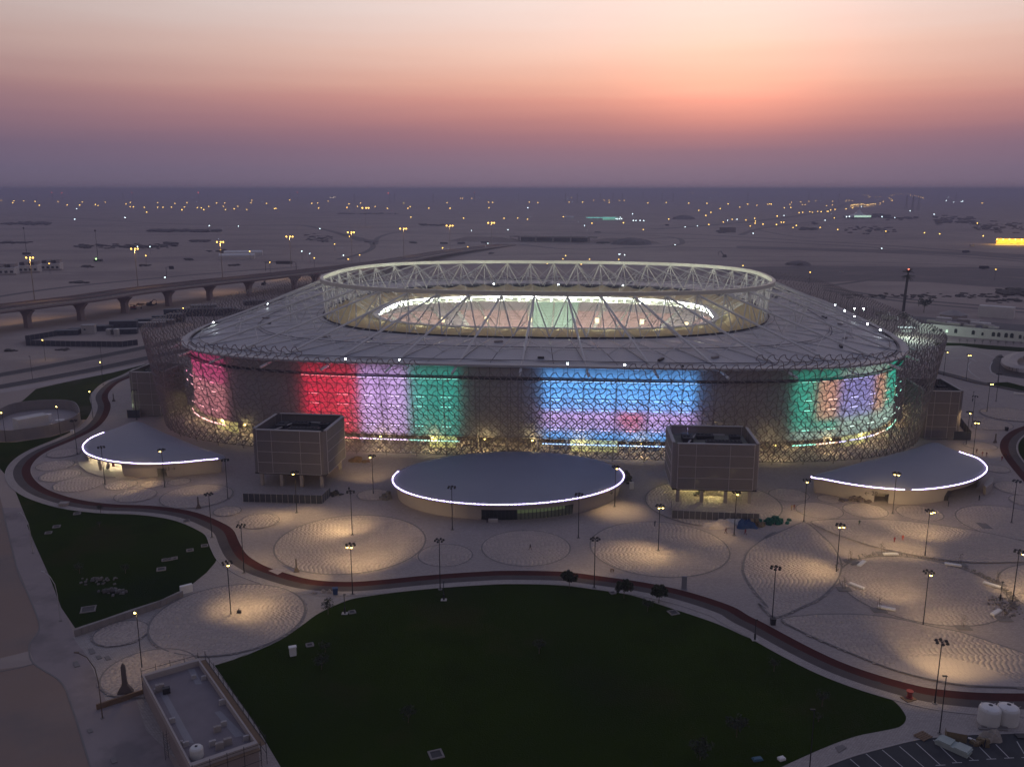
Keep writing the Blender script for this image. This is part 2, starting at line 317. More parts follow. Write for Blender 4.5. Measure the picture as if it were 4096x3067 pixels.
# ------------------------------------------------------------------ plaza and the looping track
PATH = [('e',1190,150),('e',1090,205),('e',960,260),('e',885,330),('e',868,380),('e',890,440),('e',880,500),('e',840,570),('e',760,640),('e',600,720),('e',400,805),('e',295,875),('e',247,950),('e',262,1020),('e',335,1092),('e',450,1148),('e',650,1205),('e',900,1238),('e',1200,1250),('e',1430,1275),('e',1600,1312),('e',1750,1370),('e',1870,1440),('i',1640,120),('i',1690,200),('i',1770,256),('j',150,298),('j',350,358),('j',500,382),('j',700,388),('j',900,375),('j',1150,350),('j',1400,330),('j',1600,318),('k',0,313),('k',200,313),('k',440,320),('k',650,345),('k',850,372),('k',1000,395),('k',1200,435),('k',1400,490),('k',1600,560),('l',0,622),('l',100,670),('l',220,735),('l',400,830),('l',600,925),('l',800,1000),('l',1000,1060),('l',1200,1110),('l',1400,1135),('l',1600,1148),('l',1884,1152),('l',2250,1145)]
line = smooth_line([at(*q) for q in PATH], 4)
edge = offset(line, .0)
sheet('plaza', [(p.x,p.y) for p in line] + [(190,110),(300,190),(330,300),(330,430),(210,560),(20,620),(-150,545)], .02, M_paver)
sheet('forecourt', ats('i', [(500,768),(640,560),(1500,150)]) + ats('e', [(1300,1330)]) + [p for p in offset(line, 3)[110:]] + ats('l', [(2400,1300),(2400,1420),(1600,1428),(1370,1440),(1150,1465),(900,1525),(700,1580),(500,1656),(150,1800)]) + ats('j', [(900,1900)]) + ats('i', [(1500,1900),(1000,1400),(930,1185),(740,1235),(600,900)]), .014, M_paver_edge)
strip('red_track', edge, offset(line, 2.5), .06, M_track)
strip('cycle_track', offset(line, 2.5), offset(line, 4.9), .055, M_cycle)
strip('pale_path', offset(line, 4.9), offset(line, 6.9), .05, M_paver_edge)
strip('kerb', offset(line, 6.9), offset(line, 7.15), 0, M_kerb, .13)
strip('kerb', offset(line, -.22), edge, 0, M_kerb, .1)
# right-hand loop of the track
pr = smooth_line(ats('h', [(2330,560),(2211,610),(2110,650),(2035,715),(2018,790),(2062,880),(2211,1060),(2400,1230)]), 6)
strip('red_track', offset(pr, -2.6), pr, .06, M_track); strip('cycle_track', offset(pr, -5), offset(pr, -2.6), .055, M_cycle); strip('kerb', offset(pr,-5.3), offset(pr,-5), 0, M_kerb, .14)
q = offset(pr, -5.6); sheet('lawn', [(p.x,p.y) for p in q] + [(q[-1].x+40,q[-1].y), (q[0].x+60, q[0].y)], .07, M_lawn)
# pale strips over the path where it is patched
for v, a in (('j', [(125,312),(190,294),(250,305),(190,340)]), ('l', [(900,1075),(820,1060),(880,1100),(905,1090)])): sheet('crossing', ats(v, a), .07, M_pale_concrete if v == 'j' else M_asphalt)
# left yard and walkway
sheet('walkway', ats('i', [(20,-120),(120,290),(200,480),(275,690),(215,800),(205,860),(240,950),(420,1070),(500,1250),(640,1700),(1250,1750),(930,1180),(740,1235),(600,900),(515,765),(430,560),(330,330),(240,130),(150,-120)]), .01, patchy(mat('stained_concrete', (.29,.24,.23), .9, .08, .1), (.20,.17,.165), .07, .5, .64))
M_dirt = patchy(patchy(mat('red_dirt', (.27,.195,.155), .95, .1, .05), (.21,.17,.15), .05, .46, .66), (.30,.225,.185), .02, .55, .7)
sheet('dirt_yard', ats('i', [(-400,-500),(-30,-300),(20,-120),(120,290),(200,480),(275,690),(215,800),(205,860),(-400,1010)]), .008, M_dirt); sheet('dirt_yard', ats('i', [(-400,1040),(235,955),(420,1075),(500,1255),(640,1705),(-500,1800)]), .008, M_dirt)
ln = smooth_line(ats('i', [(20,-120),(120,290),(200,480),(275,690),(215,800),(205,860),(240,950),(420,1070),(500,1250),(640,1700)]), 6)
strip('kerb', ln, offset(ln, .25), 0, M_band, .06)
ln = smooth_line(ats('i', [(-60,1010),(100,980),(230,948)]), 6); strip('kerb', ln, offset(ln, .25), 0, M_band, .06)
# ------------------------------------------------------------------ lawns
LO = offset(line, 7.15)
def lawn(pts, z=.03, m=M_lawn): return sheet('lawn', [(p[0],p[1]) for p in pts], z, m)
i0 = min(range(len(line)), key=lambda i: (LO[i]-at('e',560,640)).length); i1 = min(range(len(line)), key=lambda i: (LO[i]-at('e',1768,1600)).length)
lawn(ats('e', [(-60,742),(130,740),(400,700)]) + LO[i0:i1] + ats('i', [(1500,190),(1475,255),(1415,325),(1300,418),(1100,512),(900,575),(700,645),(515,705),(420,565),(330,330),(240,130),(185,0)]) + ats('e', [(230,1400),(130,1150),(60,1020),(-20,930)]))
lawn(ats('e', [(1180,112),(900,182),(600,242),(290,312),(200,392),(60,500),(-60,560),(30,600),(640,560),(730,560),(765,500),(788,440),(760,375),(815,295),(880,262),(1000,215),(1180,170)]), .032, patchy(mat('far_lawn', (.042,.054,.016), .95, .2, .08, .5, 3, spec=0), (.10,.085,.06), .05, .56, .74))  # far lawn, lighter in tone than the big lawn
L2 = smooth_line(ats('j', [(-60,905),(200,790),(350,690),(460,610),(580,550),(700,505),(850,480),(1050,455),(1300,430),(1600,410),(1884,400)]) + ats('k', [(200,402),(440,415),(640,440),(900,480),(1100,545),(1300,610),(1500,680),(1700,770)]) + ats('l', [(20,765),(200,860),(350,945),(560,1030),(750,1090),(900,1150),(1000,1210),(1060,1280),(1075,1330),(1030,1380),(900,1410),(750,1440),(600,1490),(430,1560),(220,1656),(0,1760)]), 4)
lawn(L2 + ats('j', [(900,2050),(400,1900)]) + ats('i', [(1950,1700),(1760,1380),(1560,1090),(1470,960),(1600,920),(1700,880)]), .03)
# worn and pale patches are in the lawn material; kerb round the car park
pk = smooth_line(ats('l', [(300,1740),(500,1656),(700,1580),(900,1525),(1150,1465),(1370,1440),(1600,1428),(1884,1420),(2400,1420)]), 6)
sheet('car_park', [(p.x,p.y) for p in pk] + ats('l', [(2600,2200),(300,2200)]), .04, M_parking); strip('kerb', pk, offset(pk, .3), 0, M_kerb, .12)
for (x0,y0,x1,y1) in ((1690,1500,1782,1594),(1515,1452,1660,1601),(1380,1480,1540,1610),(1262,1470,1425,1626),(1146,1492,1312,1643),(1030,1514,1240,1692),(912,1538,1120,1712),(800,1564,1010,1742),(692,1600,900,1780),(1835,1480,1900,1590)):
    a, b = at('l',x0,y0), at('l',x1,y1); d = (b-a).normalized(); n = Vector((-d.y,d.x,0))*.07; t = Vector((1,.06,0)).normalized()
    mb = MB(); mb.add([a-n,b-n,b+n,a+n],[(0,1,2,3)]); mb.add([b-t*.8-Vector((0,.07,0)), b+t*.8-Vector((0,.07,0)), b+t*.8+Vector((0,.07,0)), b-t*.8+Vector((0,.07,0))],[(0,1,2,3)])
    o = mb.obj('bay_marking', M_line); o.location.z = .05; struct(o)
# ------------------------------------------------------------------ paving circles: joint bed, real slabs, dark border band
ZC = [.03]
def slabs(inside, x0, x1, y0, y1, z, ang=0.0, sx=1.06, sy=.47, pivot=(0,0), keep=None):
    rows = np.arange(y0, y1, sy); V = []
    for k, y in enumerate(rows):
        xs = np.arange(x0 + RNG.uniform(0, sx), x1, sx); V.append(np.c_[xs, np.full(len(xs), y) + .03*np.sin(xs*.23+k*.37)])
    C = np.concatenate(V); ca, sa = math.cos(ang), math.sin(ang)
    W_ = np.c_[pivot[0]+ca*(C[:,0]-pivot[0])-sa*(C[:,1]-pivot[1]), pivot[1]+sa*(C[:,0]-pivot[0])+ca*(C[:,1]-pivot[1])]
    return W_[inside(W_)], ang, sx, sy
def slab_mesh(cen, ang, sx, sy, z):
    n = len(cen); hx, hy = sx/2-.03, sy/2-.035; ca, sa = math.cos(ang), math.sin(ang)
    q = np.array([(-hx,-hy),(hx,-hy),(hx,hy),(-hx,hy)]); q = np.c_[ca*q[:,0]-sa*q[:,1], sa*q[:,0]+ca*q[:,1]]
    top = cen[:,None,:] + q[None]; zz = z + RNG.uniform(.012, .022, n)
    V = np.zeros((n,8,3)); V[:,:4,:2] = top; V[:,4:,:2] = top; V[:,:4,2] = zz[:,None]; V[:,4:,2] = z-.005
    F = np.array([(0,1,2,3),(0,4,5,1),(1,5,6,2),(2,6,7,3),(3,7,4,0)]); F = (F[None]+8*np.arange(n)[:,None,None]).reshape(-1,4)
    me = bpy.data.meshes.new('paving_slabs'); me.vertices.add(n*8); me.vertices.foreach_set('co', V.ravel().astype(np.float32))
    me.loops.add(F.size); me.loops.foreach_set('vertex_index', F.ravel().astype(np.int32)); me.polygons.add(len(F)); me.polygons.foreach_set('loop_start', np.arange(0,F.size,4,dtype=np.int32))
    me.update(calc_edges=True); me.materials.append(M_slab); return me
def inpoly(poly):
    P = np.array([(p[0],p[1]) for p in poly])
    def f(W_):
        r = np.zeros(len(W_), bool); j = len(P)-1
        for i in range(len(P)):
            xi, yi, xj, yj = *P[i], *P[j]
            r ^= ((yi > W_[:,1]) != (yj > W_[:,1])) & (W_[:,0] < (xj-xi)*(W_[:,1]-yi)/(yj-yi+1e-12)+xi); j = i
        return r
    return f
def paved(name, poly, band=.55):
    ZC[0] += .0045; z = ZC[0]; base = sheet(name, poly, z, M_joint); P = np.array([(p[0],p[1]) for p in poly])
    cen, ang, sx, sy = slabs(inpoly(poly), P[:,0].min(), P[:,0].max(), P[:,1].min(), P[:,1].max(), z, RNG.uniform(-.05,.05), pivot=P.mean(0))
    pv = [Vector((p[0],p[1],0)) for p in poly]; a = sum(pv[i].x*pv[i-1].y-pv[i-1].x*pv[i].y for i in range(len(pv))); s = 1 if a > 0 else -1
    pc = pv + [pv[0], pv[1]]; o = offset(pc, s*band)
    mb = MB(); n = len(pc)-1
    mb.add([(p.x,p.y,z+.03) for p in pc[:-1]]+[(p.x,p.y,z+.03) for p in o[:-1]], [(i,i+1,n+i+1,n+i) for i in range(n-1)]); mb.obj('border_band', M_band, base)
    return base, cen, ang, sx, sy, z
CIRC = [('f',205,1415,1345),('f',1347,1793,1447),('p',1924,2283.6,2189),('g',720,1838,1385),('l',640,1720,432),('l',1765,2750,470),('h',160,480,1165),('h',550,745,1197),('h',380,752,1290),('h',760,1110,1290),('h',1192,1552,1310),('h',1698,2475,1385),('h',1985,2330,1112),('h',1735,1985,770),('h',1880,2090,955),('h',1690,2100,592),('h',2105,2400,1215),
        ('e',300,590,927),('e',325,640,1010),('e',440,835,1077),('e',848,1100,1085),('e',1135,1330,1077),('e',1350,1533,1060),('e',925,1255,1170),('e',1298,1865,1175),('e',1715,1940,1297),('p',955,1117,2085),('f',858,1130,965),('p',2581,3120,2010),('p',612,1216,2470),('i',648,1012,742),('p',414,784,2690),('e',385,640,830),('h',1880,2330,520)]
for k, (v, xl, xr, y) in enumerate(CIRC):
    a, b = at(v,xl,y), at(v,xr,y); c = (a+b)/2; r = (a-b).length/2; n = 72
    b_, cen, ang, sx, sy, z = paved('paving_circle', [(c.x+r*math.cos(2*PI*i/n), c.y+r*math.sin(2*PI*i/n)) for i in range(n)], .22+.012*r)
    if len(cen): stuff(link('paving_slabs', slab_mesh(cen, ang, sx, sy, z), b_))
PET = [ats('h', [(450,1388)]) + ats('l', [(500,70),(580,150),(630,240),(637,310),(600,400),(500,500),(380,560),(180,636),(60,540)]) + ats('k', [(1830,570),(1750,470),(1680,370),(1660,290),(1690,190),(1780,110),(1884,50)]) + ats('l', [(110,92),(250,30)]),
       ats('h', [(490,1388),(600,1368),(800,1360),(1200,1372),(1600,1420),(2000,1490),(2600,1640)]) + ats('l', [(2400,262),(1884,258),(1600,262),(1350,245),(1100,205),(900,165),(700,105),(550,50)]),
       ats('l', [(215,648),(400,618),(620,610),(850,620),(1050,650),(1250,695),(1450,735),(1650,800),(1884,880),(2300,1040),(2300,1140),(1884,1120),(1500,1105),(1250,1065),(1000,1000),(750,905),(500,800),(350,730)])]
for k, pl in enumerate(PET):
    pl = [p for p in smooth_line(pl, 4, True)]
    b_, cen, ang, sx, sy, z = paved('paving_petal', [(p.x,p.y) for p in pl], .4)
    if k == 2:                                               # the nearest slabs are laid one by one
        d = np.hypot(cen[:,0]-80, cen[:,1]-140); o_ = np.argsort(d); near, cen = cen[o_[:300]], cen[o_[300:]]
        hx, hy = sx/2-.03, sy/2-.035; mb = MB(); mb.frustum((0,0,-.006), (2*hx,2*hy), (2*hx-.02,2*hy-.02), .024); md = mb.data('paving_slab', M_slab)
        for x, y in near: link('paving_slab', md, b_, (x, y, z+RNG.uniform(-.003,.004)), ang)
    stuff(link('paving_slabs', slab_mesh(cen, ang, sx, sy, z), b_))
# darker repair patches in the paving, manhole covers
for v, pts in (('h', [(1820,1388),(1905,1395),(1965,1440),(1880,1436)]), ('i', [(1240,685),(1300,650),(1330,655),(1280,690)]), ('i', [(1285,690),(1350,655),(1390,662),(1330,692)]), ('i', [(1365,695),(1420,665),(1450,670),(1400,700)]), ('i', [(1415,705),(1480,672),(1500,690),(1440,712)]), ('i', [(605,850),(635,843),(655,875),(622,885)]), ('i', [(655,900),(685,892),(700,912),(668,922)]), ('i', [(715,903),(745,895),(762,918),(730,926)]), ('i', [(500,940),(530,932),(550,965),(512,975)]), ('i', [(1460,830),(1490,822),(1515,850),(1482,862)]), ('l', [(590,1520),(640,1505),(670,1525),(615,1560)]), ('i', [(755,1600),(790,1590),(805,1625),(770,1635)]), ('i', [(595,1400),(625,1393),(640,1415),(608,1425)])):
    struct(MB().prism(ats(v, pts), .02, .13).obj('paving_patch', M_band))
# ------------------------------------------------------------------ the stadium
TH = R(5.5)
ST = thing('stadium', (16.5,427,0), 'huge floodlit stadium with white trussed roof ring and coloured lattice facade', 'stadium', rz=-TH); ST.scale = (1.03,1.03,1.03)
class Plan:
    """closed superellipse sampled by arc length; s = 0 at the middle of the front"""
    def __init__(s, A, B, n, m=20000):
        t = np.linspace(-PI/2, 1.5*PI, m); c, q = np.cos(t), np.sin(t)
        s.P = np.c_[A*np.sign(c)*np.abs(c)**(2/n), B*np.sign(q)*np.abs(q)**(2/n)]
        s.d = np.r_[0, np.cumsum(np.hypot(*np.diff(s.P, axis=0).T))]; s.len = s.d[-1]
    def at(s, d):
        d = d % s.len; return Vector((float(np.interp(d, s.d, s.P[:,0])), float(np.interp(d, s.d, s.P[:,1])), 0))
    def fr(s, f): return s.at(f*s.len)
    def normal(s, d):
        t = s.at(d+.4)-s.at(d-.4); t.normalize(); return Vector((t.y, -t.x, 0))
FB, FT = Plan(145,145,5), Plan(150,149,5); PW = Plan(141,135.5,4.1); PR = Plan(144,137.2,4.0); PF = Plan(100,92,2.6); PO = Plan(80,56,3); PG = Plan(103,75.3,2.7); PK = Plan(137,133.5,3.6)
def zedge(p): return 29.4 - 1.2*min(1, (p.x/138)**4)
def up(p, z): return Vector((p.x, p.y, z))
# roof sheets between the trusses
NT = 46
def roof_z(f, t):
    a, b = PR.fr(f), PF.fr(f); return up(a.lerp(b, t), zedge(a) + (31.0-zedge(a))*t + .8*math.sin(PI*t))
for k in range(NT*2):
    for t0, t1 in ((0,.48),(.485,1)):
        mb = MB(); uv = []; g_ = [[roof_z((k + .01 + .98*i/2)/(NT*2), t0+(t1-t0)*j/3) for i in range(3)] for j in range(4)]
        mb.v = [tuple(p) for r_ in g_ for p in r_]
        for j in range(3):
            for i in range(2):
                mb.f.append((j*3+i, j*3+i+1, j*3+i+4, j*3+i+3)); mb.m.append(0)
                uv += [((k+x/2)*10.3, y) for x, y in ((i,j),(i+1,j),(i+1,j+1),(i,j+1))]
        mb.uv = uv; mb.obj('roof_panel', M_roof, ST)
mb = MB()                                                     # gutter edge and fascia round the roof
n = 368; a = [PR.fr(i/n) for i in range(n)]; prof = [(1.0, 29.4-1.9), (1.006, -.9), (1.006, .35), (.985, .45), (.985, .1)]
ring = []
for p in a:
    ze = zedge(p); ring += [(p.x*1.0, p.y*1.0, ze-.7), (p.x*1.005, p.y*1.005, ze-.4), (p.x*1.005, p.y*1.005, ze+.25), (p.x*.985, p.y*.985, ze+.42)]
mb.add(ring, [(4*i+j, 4*((i+1)%n)+j, 4*((i+1)%n)+j+1, 4*i+j+1) for i in range(n) for j in range(3)]); mb.obj('gutter', M_edge, ST)
for q in (.10,.5,.93):                                          # fall-arrest rails that ring the roof
    mb = MB(); mb.tube([roof_z(i/240, q)+Vector((0,0,.55)) for i in range(241)], .1, 4); mb.obj('roof_rail', M_dark, ST)
for k in range(26):
    q = roof_z((k*7 % 46+.3)/46, .2+.6*((k*13) % 10)/10); MB().box((q.x,q.y,q.z+.35), (2.2+k % 3,.9,.6), k).obj('roof_hatch', M_concrete if k % 2 else M_dark, ST)
# translucent inner canopy, one sagging field per truss bay
for k in range(NT):
    mb = MB(); m_ = 6; rows = 5
    for j in range(rows):
        t = j/(rows-1)
        for i in range(m_+1):
            f = (k+i/m_)/NT; p = PF.fr(f).lerp(PO.fr(f), t); sag = math.sin(PI*i/m_)*(1.3*(1-t)+.5)
            mb.v.append((p.x, p.y, 31.0 - 2.6*t - sag + .75))
    for j in range(rows-1):
        for i in range(m_): mb.f.append((j*(m_+1)+i, j*(m_+1)+i+1, (j+1)*(m_+1)+i+1, (j+1)*(m_+1)+i)); mb.m.append(0)
    mb.obj('canopy_panel', M_fabric, ST, smooth=True)
mb = MB(); n = 200                                            # dark gap ring outside the canopy and white tension ring inside it
mb.tube([up(PF.fr(i/n)*1.01, 31.3) for i in range(n+1)], .35, 5); mb.obj('canopy_edge', M_dark, ST)
mb = MB(); ring = []
for i in range(n):
    p = PO.fr(i/n); ring += [(p.x*1.0,p.y*1.0,29.3), (p.x*.97,p.y*.965,29.2), (p.x*.97,p.y*.965,28.7), (p.x*1.01,p.y*1.01,27.9)]
mb.add(ring, [(4*i+j, 4*((i+1)%n)+j, 4*((i+1)%n)+(j+1)%4, 4*i+(j+1)%4) for i in range(n) for j in range(4)]); mb.obj('tension_ring', M_steel, ST)
mb = MB()
for zz in (26.6, 27.7): mb.tube([up(PO.fr(i/n)*1.02, zz) for i in range(n+1)], .14, 4)
for i in range(0, n, 2): p = PO.fr(i/n)*1.02; mb.tube([up(p, 26.4), up(p, 28.2)], .08, 4)
ring = []
for i in range(n):
    p = PO.fr(i/n); ring += [(p.x*1.045,p.y*1.06,28.3), (p.x*1.045,p.y*1.06,26.2), (p.x*1.0,p.y*1.0,26.2), (p.x*1.0,p.y*1.0,26.0), (p.x*1.06,p.y*1.08,26.0)]
mb.add(ring, [(5*i+j, 5*((i+1)%n)+j, 5*((i+1)%n)+j+1, 5*i+j+1) for i in range(n) for j in range(4)]); mb.obj('light_gantry', mat('gantry_cream', (.34,.34,.29), .6, .05, .3), ST)
head = MB(); head.lathe((0,0,0), [(.12,-.3),(.5,-.1),(.55,.1),(.4,.3),(.1,.4)], 8); head.v = [(a*.8,b*.8,c*.8) for a,b,c in head.v]
M_flood = mat('floodlight_lens', (.9,.9,.9), .4, 0, emit=(.86,1,.92), es=14, sample=False)
hd = head.data('floodlight', M_flood, True)
for i in range(104):
    f = i/104; p = PO.fr(f)
    if i % 8 == 5: continue
    d = p*(1-.9/p.length); link('floodlight', hd, ST, (d.x, d.y, 27.35 + .35*(i % 2))); 
    if i % 3: link('floodlight', hd, ST, (d.x, d.y, 26.55 + .3*((i//2) % 2)))
for i in range(22):
    p = PO.fr((i+.5)/22)*.965; point('floodlight_beam', (p.x*.97,p.y*.97,25.5), 19000, (.94,1,.86), .6, ST)
# the high compression ring, its struts, and the long radial trusses
ZR = 45.7
nodes = [up(PG.fr(k/NT), ZR) for k in range(NT)]
for k in range(NT):
    a, b = PG.fr((k+.006)/NT), PG.fr((k+.5)/NT); c = PG.fr((k+.994)/NT); mb = MB(); vs = []
    for p in (a, b, c):
        q = p.normalized(); vs += [tuple(p-q*.7+Vector((0,0,ZR-.7))), tuple(p+q*.7+Vector((0,0,ZR-.7))), tuple(p+q*.7+Vector((0,0,ZR+.9))), tuple(p-q*.7+Vector((0,0,ZR+.9)))]
    mb.add(vs, [(4*i+j, 4*(i+1)+j, 4*(i+1)+(j+1)%4, 4*i+(j+1)%4) for i in range(2) for j in range(4)] + [(3,2,1,0),(8,9,10,11)]); mb.obj('ring_segment', M_ring, ST)
cab = MB()
for k in range(NT):
    f = k/NT; p = nodes[k]; e = PR.fr(f); e2 = up(e*1.03, zedge(e)-2.2); low = p-Vector((0,0,.8))
    top = [low.lerp(e2, t) for t in (0,.3,.6,.86,1)]
    t_ = MB(); t_.tube([low, e2], .42, 6)
    ins = lambda f_, t: roof_z(f_, t)+Vector((0,0,.3))
    fi = lambda q: min(1, max(0, q))
    for j, (tt, q0) in enumerate(((.3,.62),(.6,.33),(.86,.1))):
        for s in (-.5, .5):
            t_.tube([top[j+1], ins(f+s/NT, q0 if j else .72)], .15, 4)
        t_.tube([top[j+1], ins(f, fi(q0+.16))], .12, 4)
    t_.obj('roof_truss', M_steel, ST)
    bt = MB(); bt.tube([ins(f, t) for t in (0,.35,.7,1)], .13, 4)
    for j in range(2): bt.tube([ins(f+.5/NT, (.33,.62)[j]), ins(f, (.62,.92)[j])], .07, 4); bt.tube([ins(f-.5/NT, (.33,.62)[j]), ins(f, (.62,.92)[j])], .07, 4)
    bt.obj('bottom_chord', M_steel, ST)
    for s in (-.5,.5):
        q = up(PF.fr(f+s/NT), 31.3); MB().tube([low, q], .26, 5).obj('ring_strut', M_steel, ST)
    q = up(PF.fr(f), 31.3); MB().tube([low, q], .2, 5).obj('ring_strut', M_steel, ST)
    for s in (-.6,.6): cab.tube([low, up(PO.fr(f+s/NT), 29.4)], .085, 4)
    cab.tube([low, up(PO.fr(f), 29.4)], .07, 4)
    for s in (-1,1): cab.tube([low, up(PF.fr(f+s/NT), 31.3)], .06, 4)
    for j in range(6): cab.tube([up(PF.fr(f).lerp(PO.fr(f), j/6), 31.3-2*j/6), up(PF.fr(f).lerp(PO.fr(f), (j+1)/6), 31.3-2*(j+1)/6)], .06, 3)
stuff(cab.obj('cables', M_steel, ST))
# seating bowl, in blocks
PB0, PB1 = Plan(70,47,3.4), Plan(124,100,3.4)
M_seat_a = mat('maroon_seats', (.23,.14,.135), .7, .18, .8, island=.1); M_seat_b = mat('dark_seats', (.17,.135,.14), .7, .2, .8, island=.1); M_seat_c = mat('grey_green_seats', (.20,.26,.215), .7, .12, .8)
M_step = mat('stand_concrete', (.33,.31,.29), .8, .08, .3)
for k in range(NT):
    mb = MB(); nr = 22; fs = [(k+.03+.94*i/4)/NT for i in range(5)]
    vip = k in (22,23)
    for r in range(nr):
        t0, t1 = r/nr, (r+1)/nr; z0, z1 = 1.4+27*(t0**1.12), 1.4+27*(t1**1.12); o = len(mb.v)
        gap = 0
        for f in fs:
            a_, b_ = PB0.fr(f), PB1.fr(f); p0, p1 = a_.lerp(b_, t0), a_.lerp(b_, t1)
            mid = p0.lerp(p1, .45); mb.v += [tuple(up(p0, z0)), tuple(up(mid, z0)), tuple(up(mid, z1+.28)), tuple(up(p1, z1))]
        seat = 3 if vip else (1 if (t0 < .62 and k % 5 != 2) else 2)
        for i in range(4):
            for j in range(3): mb.f.append((o+4*i+j, o+4*i+4+j, o+4*i+5+j, o+4*i+j+1)); mb.m.append(0 if j == 0 else seat)
    mb.obj('seating_block', [M_step, M_seat_a, M_seat_b, M_seat_c], ST)
    mb = MB(); f0, f1 = (k-.03)/NT, (k+.03)/NT
    wq = 3.2 if k % 3 == 0 else 1
    vs = []
    for t in (0,.25,.5,.75,1):
        for f in ((k-.03*wq)/NT, (k+.03*wq)/NT): p = PB0.fr(f).lerp(PB1.fr(f), t); vs.append(tuple(up(p, 1.75+27*t**1.12)))
    mb.add(vs, [(2*i,2*i+1,2*i+3,2*i+2) for i in range(4)]); mb.obj('stair_aisle', M_step, ST)
    if k in (17,19,21,24,26,28):
        p = PB0.fr(k/NT).lerp(PB1.fr(k/NT), .46); MB().box((p.x,p.y,13.6), (2.2,1.5,3.2)).obj('tunnel_mouth', mat('lit_tunnel', (.7,.6,.4), .7, 0, emit=(1,.78,.4), es=.75, sample=False), ST)
struct(MB().add([(-74,-50,.9),(74,-50,.9),(74,50,.9),(-74,50,.9)], [(0,1,2,3)]).obj('pitch', mat('pitch_turf', (.03,.09,.02), .9, .1, .2), ST))
# outer wall panels, 3.4 m wide in seven rows, recessed joints
NP = 279; RH = 3.34; pd = MB(); pd.frustum((0,0,0), (3.36,.16), (3.36,.16), RH-.07); pdat = pd.data('wall_panel', M_panel)
back = MB(); n = NP
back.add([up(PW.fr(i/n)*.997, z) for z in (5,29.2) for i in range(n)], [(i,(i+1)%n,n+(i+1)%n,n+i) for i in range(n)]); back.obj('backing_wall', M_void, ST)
rest = MB(); cnt = 0
ZONES = [(-75,-55,'red'),(-55,-38,'lav'),(-38,-20.5,'green'),(7,57,'blue'),(89,150,'right'),(-142,-108,'pink')]
def zone(s):
    s = (s + PW.len/2) % PW.len - PW.len/2
    for a_, b_, c_ in ZONES:
        if a_-2 < s < b_+2: return c_
for k in sorted(range(NP), key=lambda k: abs(((k+.5)/NP+.5) % 1 - .5)):
    s = (k+.5)/NP*PW.len; p = PW.at(s); nn = PW.normal(s); rz = math.atan2(nn.y, nn.x)+PI/2
    for r in range(7):
        z0 = 5.02+r*RH
        if zone(s) and cnt < 300:
            link('wall_panel', pdat, ST, (p.x,p.y,z0), rz); cnt += 1
        else: rest.box((p.x,p.y,z0+(RH-.07)/2), (3.36,.16,RH-.07), rz)
stuff(rest.obj('wall_panels', M_panel, ST))
mb = MB()                                                     # gallery that runs round the wall, soffit ring and columns
n = 279
def ringbox(mb, pl, k0, k1, z0, z1):
    o = []
    for i in range(n):
        p = pl.fr(i/n); q = pl.normal(i/n*pl.len); o += [tuple(up(p+q*k0, z0)), tuple(up(p+q*k1, z0)), tuple(up(p+q*k1, z1)), tuple(up(p+q*k0, z1))]
    mb.add(o, [(4*i+j, 4*((i+1)%n)+j, 4*((i+1)%n)+(j+1)%4, 4*i+(j+1)%4) for i in range(n) for j in range(4)])
ringbox(mb, PW, .5, 1.9, 24.6, 25.3); mb.obj('gallery', M_dark, ST)
mb = MB(); ringbox(mb, PW, .2, .6, 28.6, 29.1); ringbox(mb, PW, -16, .3, 4.5, 4.98); mb.obj('soffit', M_concrete, ST)
mb = MB(); ringbox(mb, PK, -14, -13.6, 0, 4.5); mb.obj('concourse_wall', mat('concourse_wall', (.36,.32,.27), .85, .12, .2), ST)
cm = MB(); cm.lathe((0,0,0), [(.75,0),(.6,.4),(.6,4.5)], 10); cdat = cm.data('column', M_concrete, True)
for k in range(93):
    s = (k+.5)/93*PK.len; p = PK.at(s)
    if p.y < 60: link('column', cdat, ST, (p.x,p.y,0))
for s0, s1 in ((18,33),(-30,-21),(-116,-104),(112,126),(70,74)):
    for k in range(int((s1-s0)/3.2)+1):
        s = s0+k*3.2; p = PW.at(s)*.992; nn = PW.normal(s); rz = math.atan2(nn.y,nn.x)+PI/2
        MB().box((p.x,p.y,2.2), (2.9,.2,4.1), rz).obj('lit_opening', M_room, ST)
for s0, z_ in ((-172,18.5),(-168,18.5),(-164,18.5),(-160,18.5),(-166,8),(-158,8),(158,12),(162,12),(166,8.5),(172,15.5)):
    p = PW.at(s0)+PW.normal(s0)*.25; nn = PW.normal(s0); MB().box((p.x,p.y,z_), (3.0,.2,2.4), math.atan2(nn.y,nn.x)+PI/2).obj('lit_opening', mat('lit_gallery', (.6,.65,.4), .7, .1, .5, emit=(.75,.85,.5), es=.5, sample=False), ST)
for x_, y_ in ((-134,-92),(-126,-108),(-112,-122),(-100,-130),(-72,-138),(-48,-140),(-30,-140),(-12,-140),(4,-140),(20,-140),(40,-140),(62,-139),(84,-138),(104,-129),(118,-118),(128,-106),(136,-90)):
    point('concourse_lamp', (x_*.985, y_*.985, 3.6), 700, (1,.80,.38), .25, ST)
    d_ = MB(); d_.lathe((x_*.985,y_*.985,4.35), [(.3,0),(.3,.12)], 10); d_.obj('downlight', M_lampwarm, ST)
for k in range(20):                                            # warm lamps deeper under the soffit light the concourse wall
    s = -135+k*14.2; p = PW.at(s)-PW.normal(s)*6; point('soffit_lamp', (p.x,p.y,3.4), 420, (1,.82,.42), .3, ST)
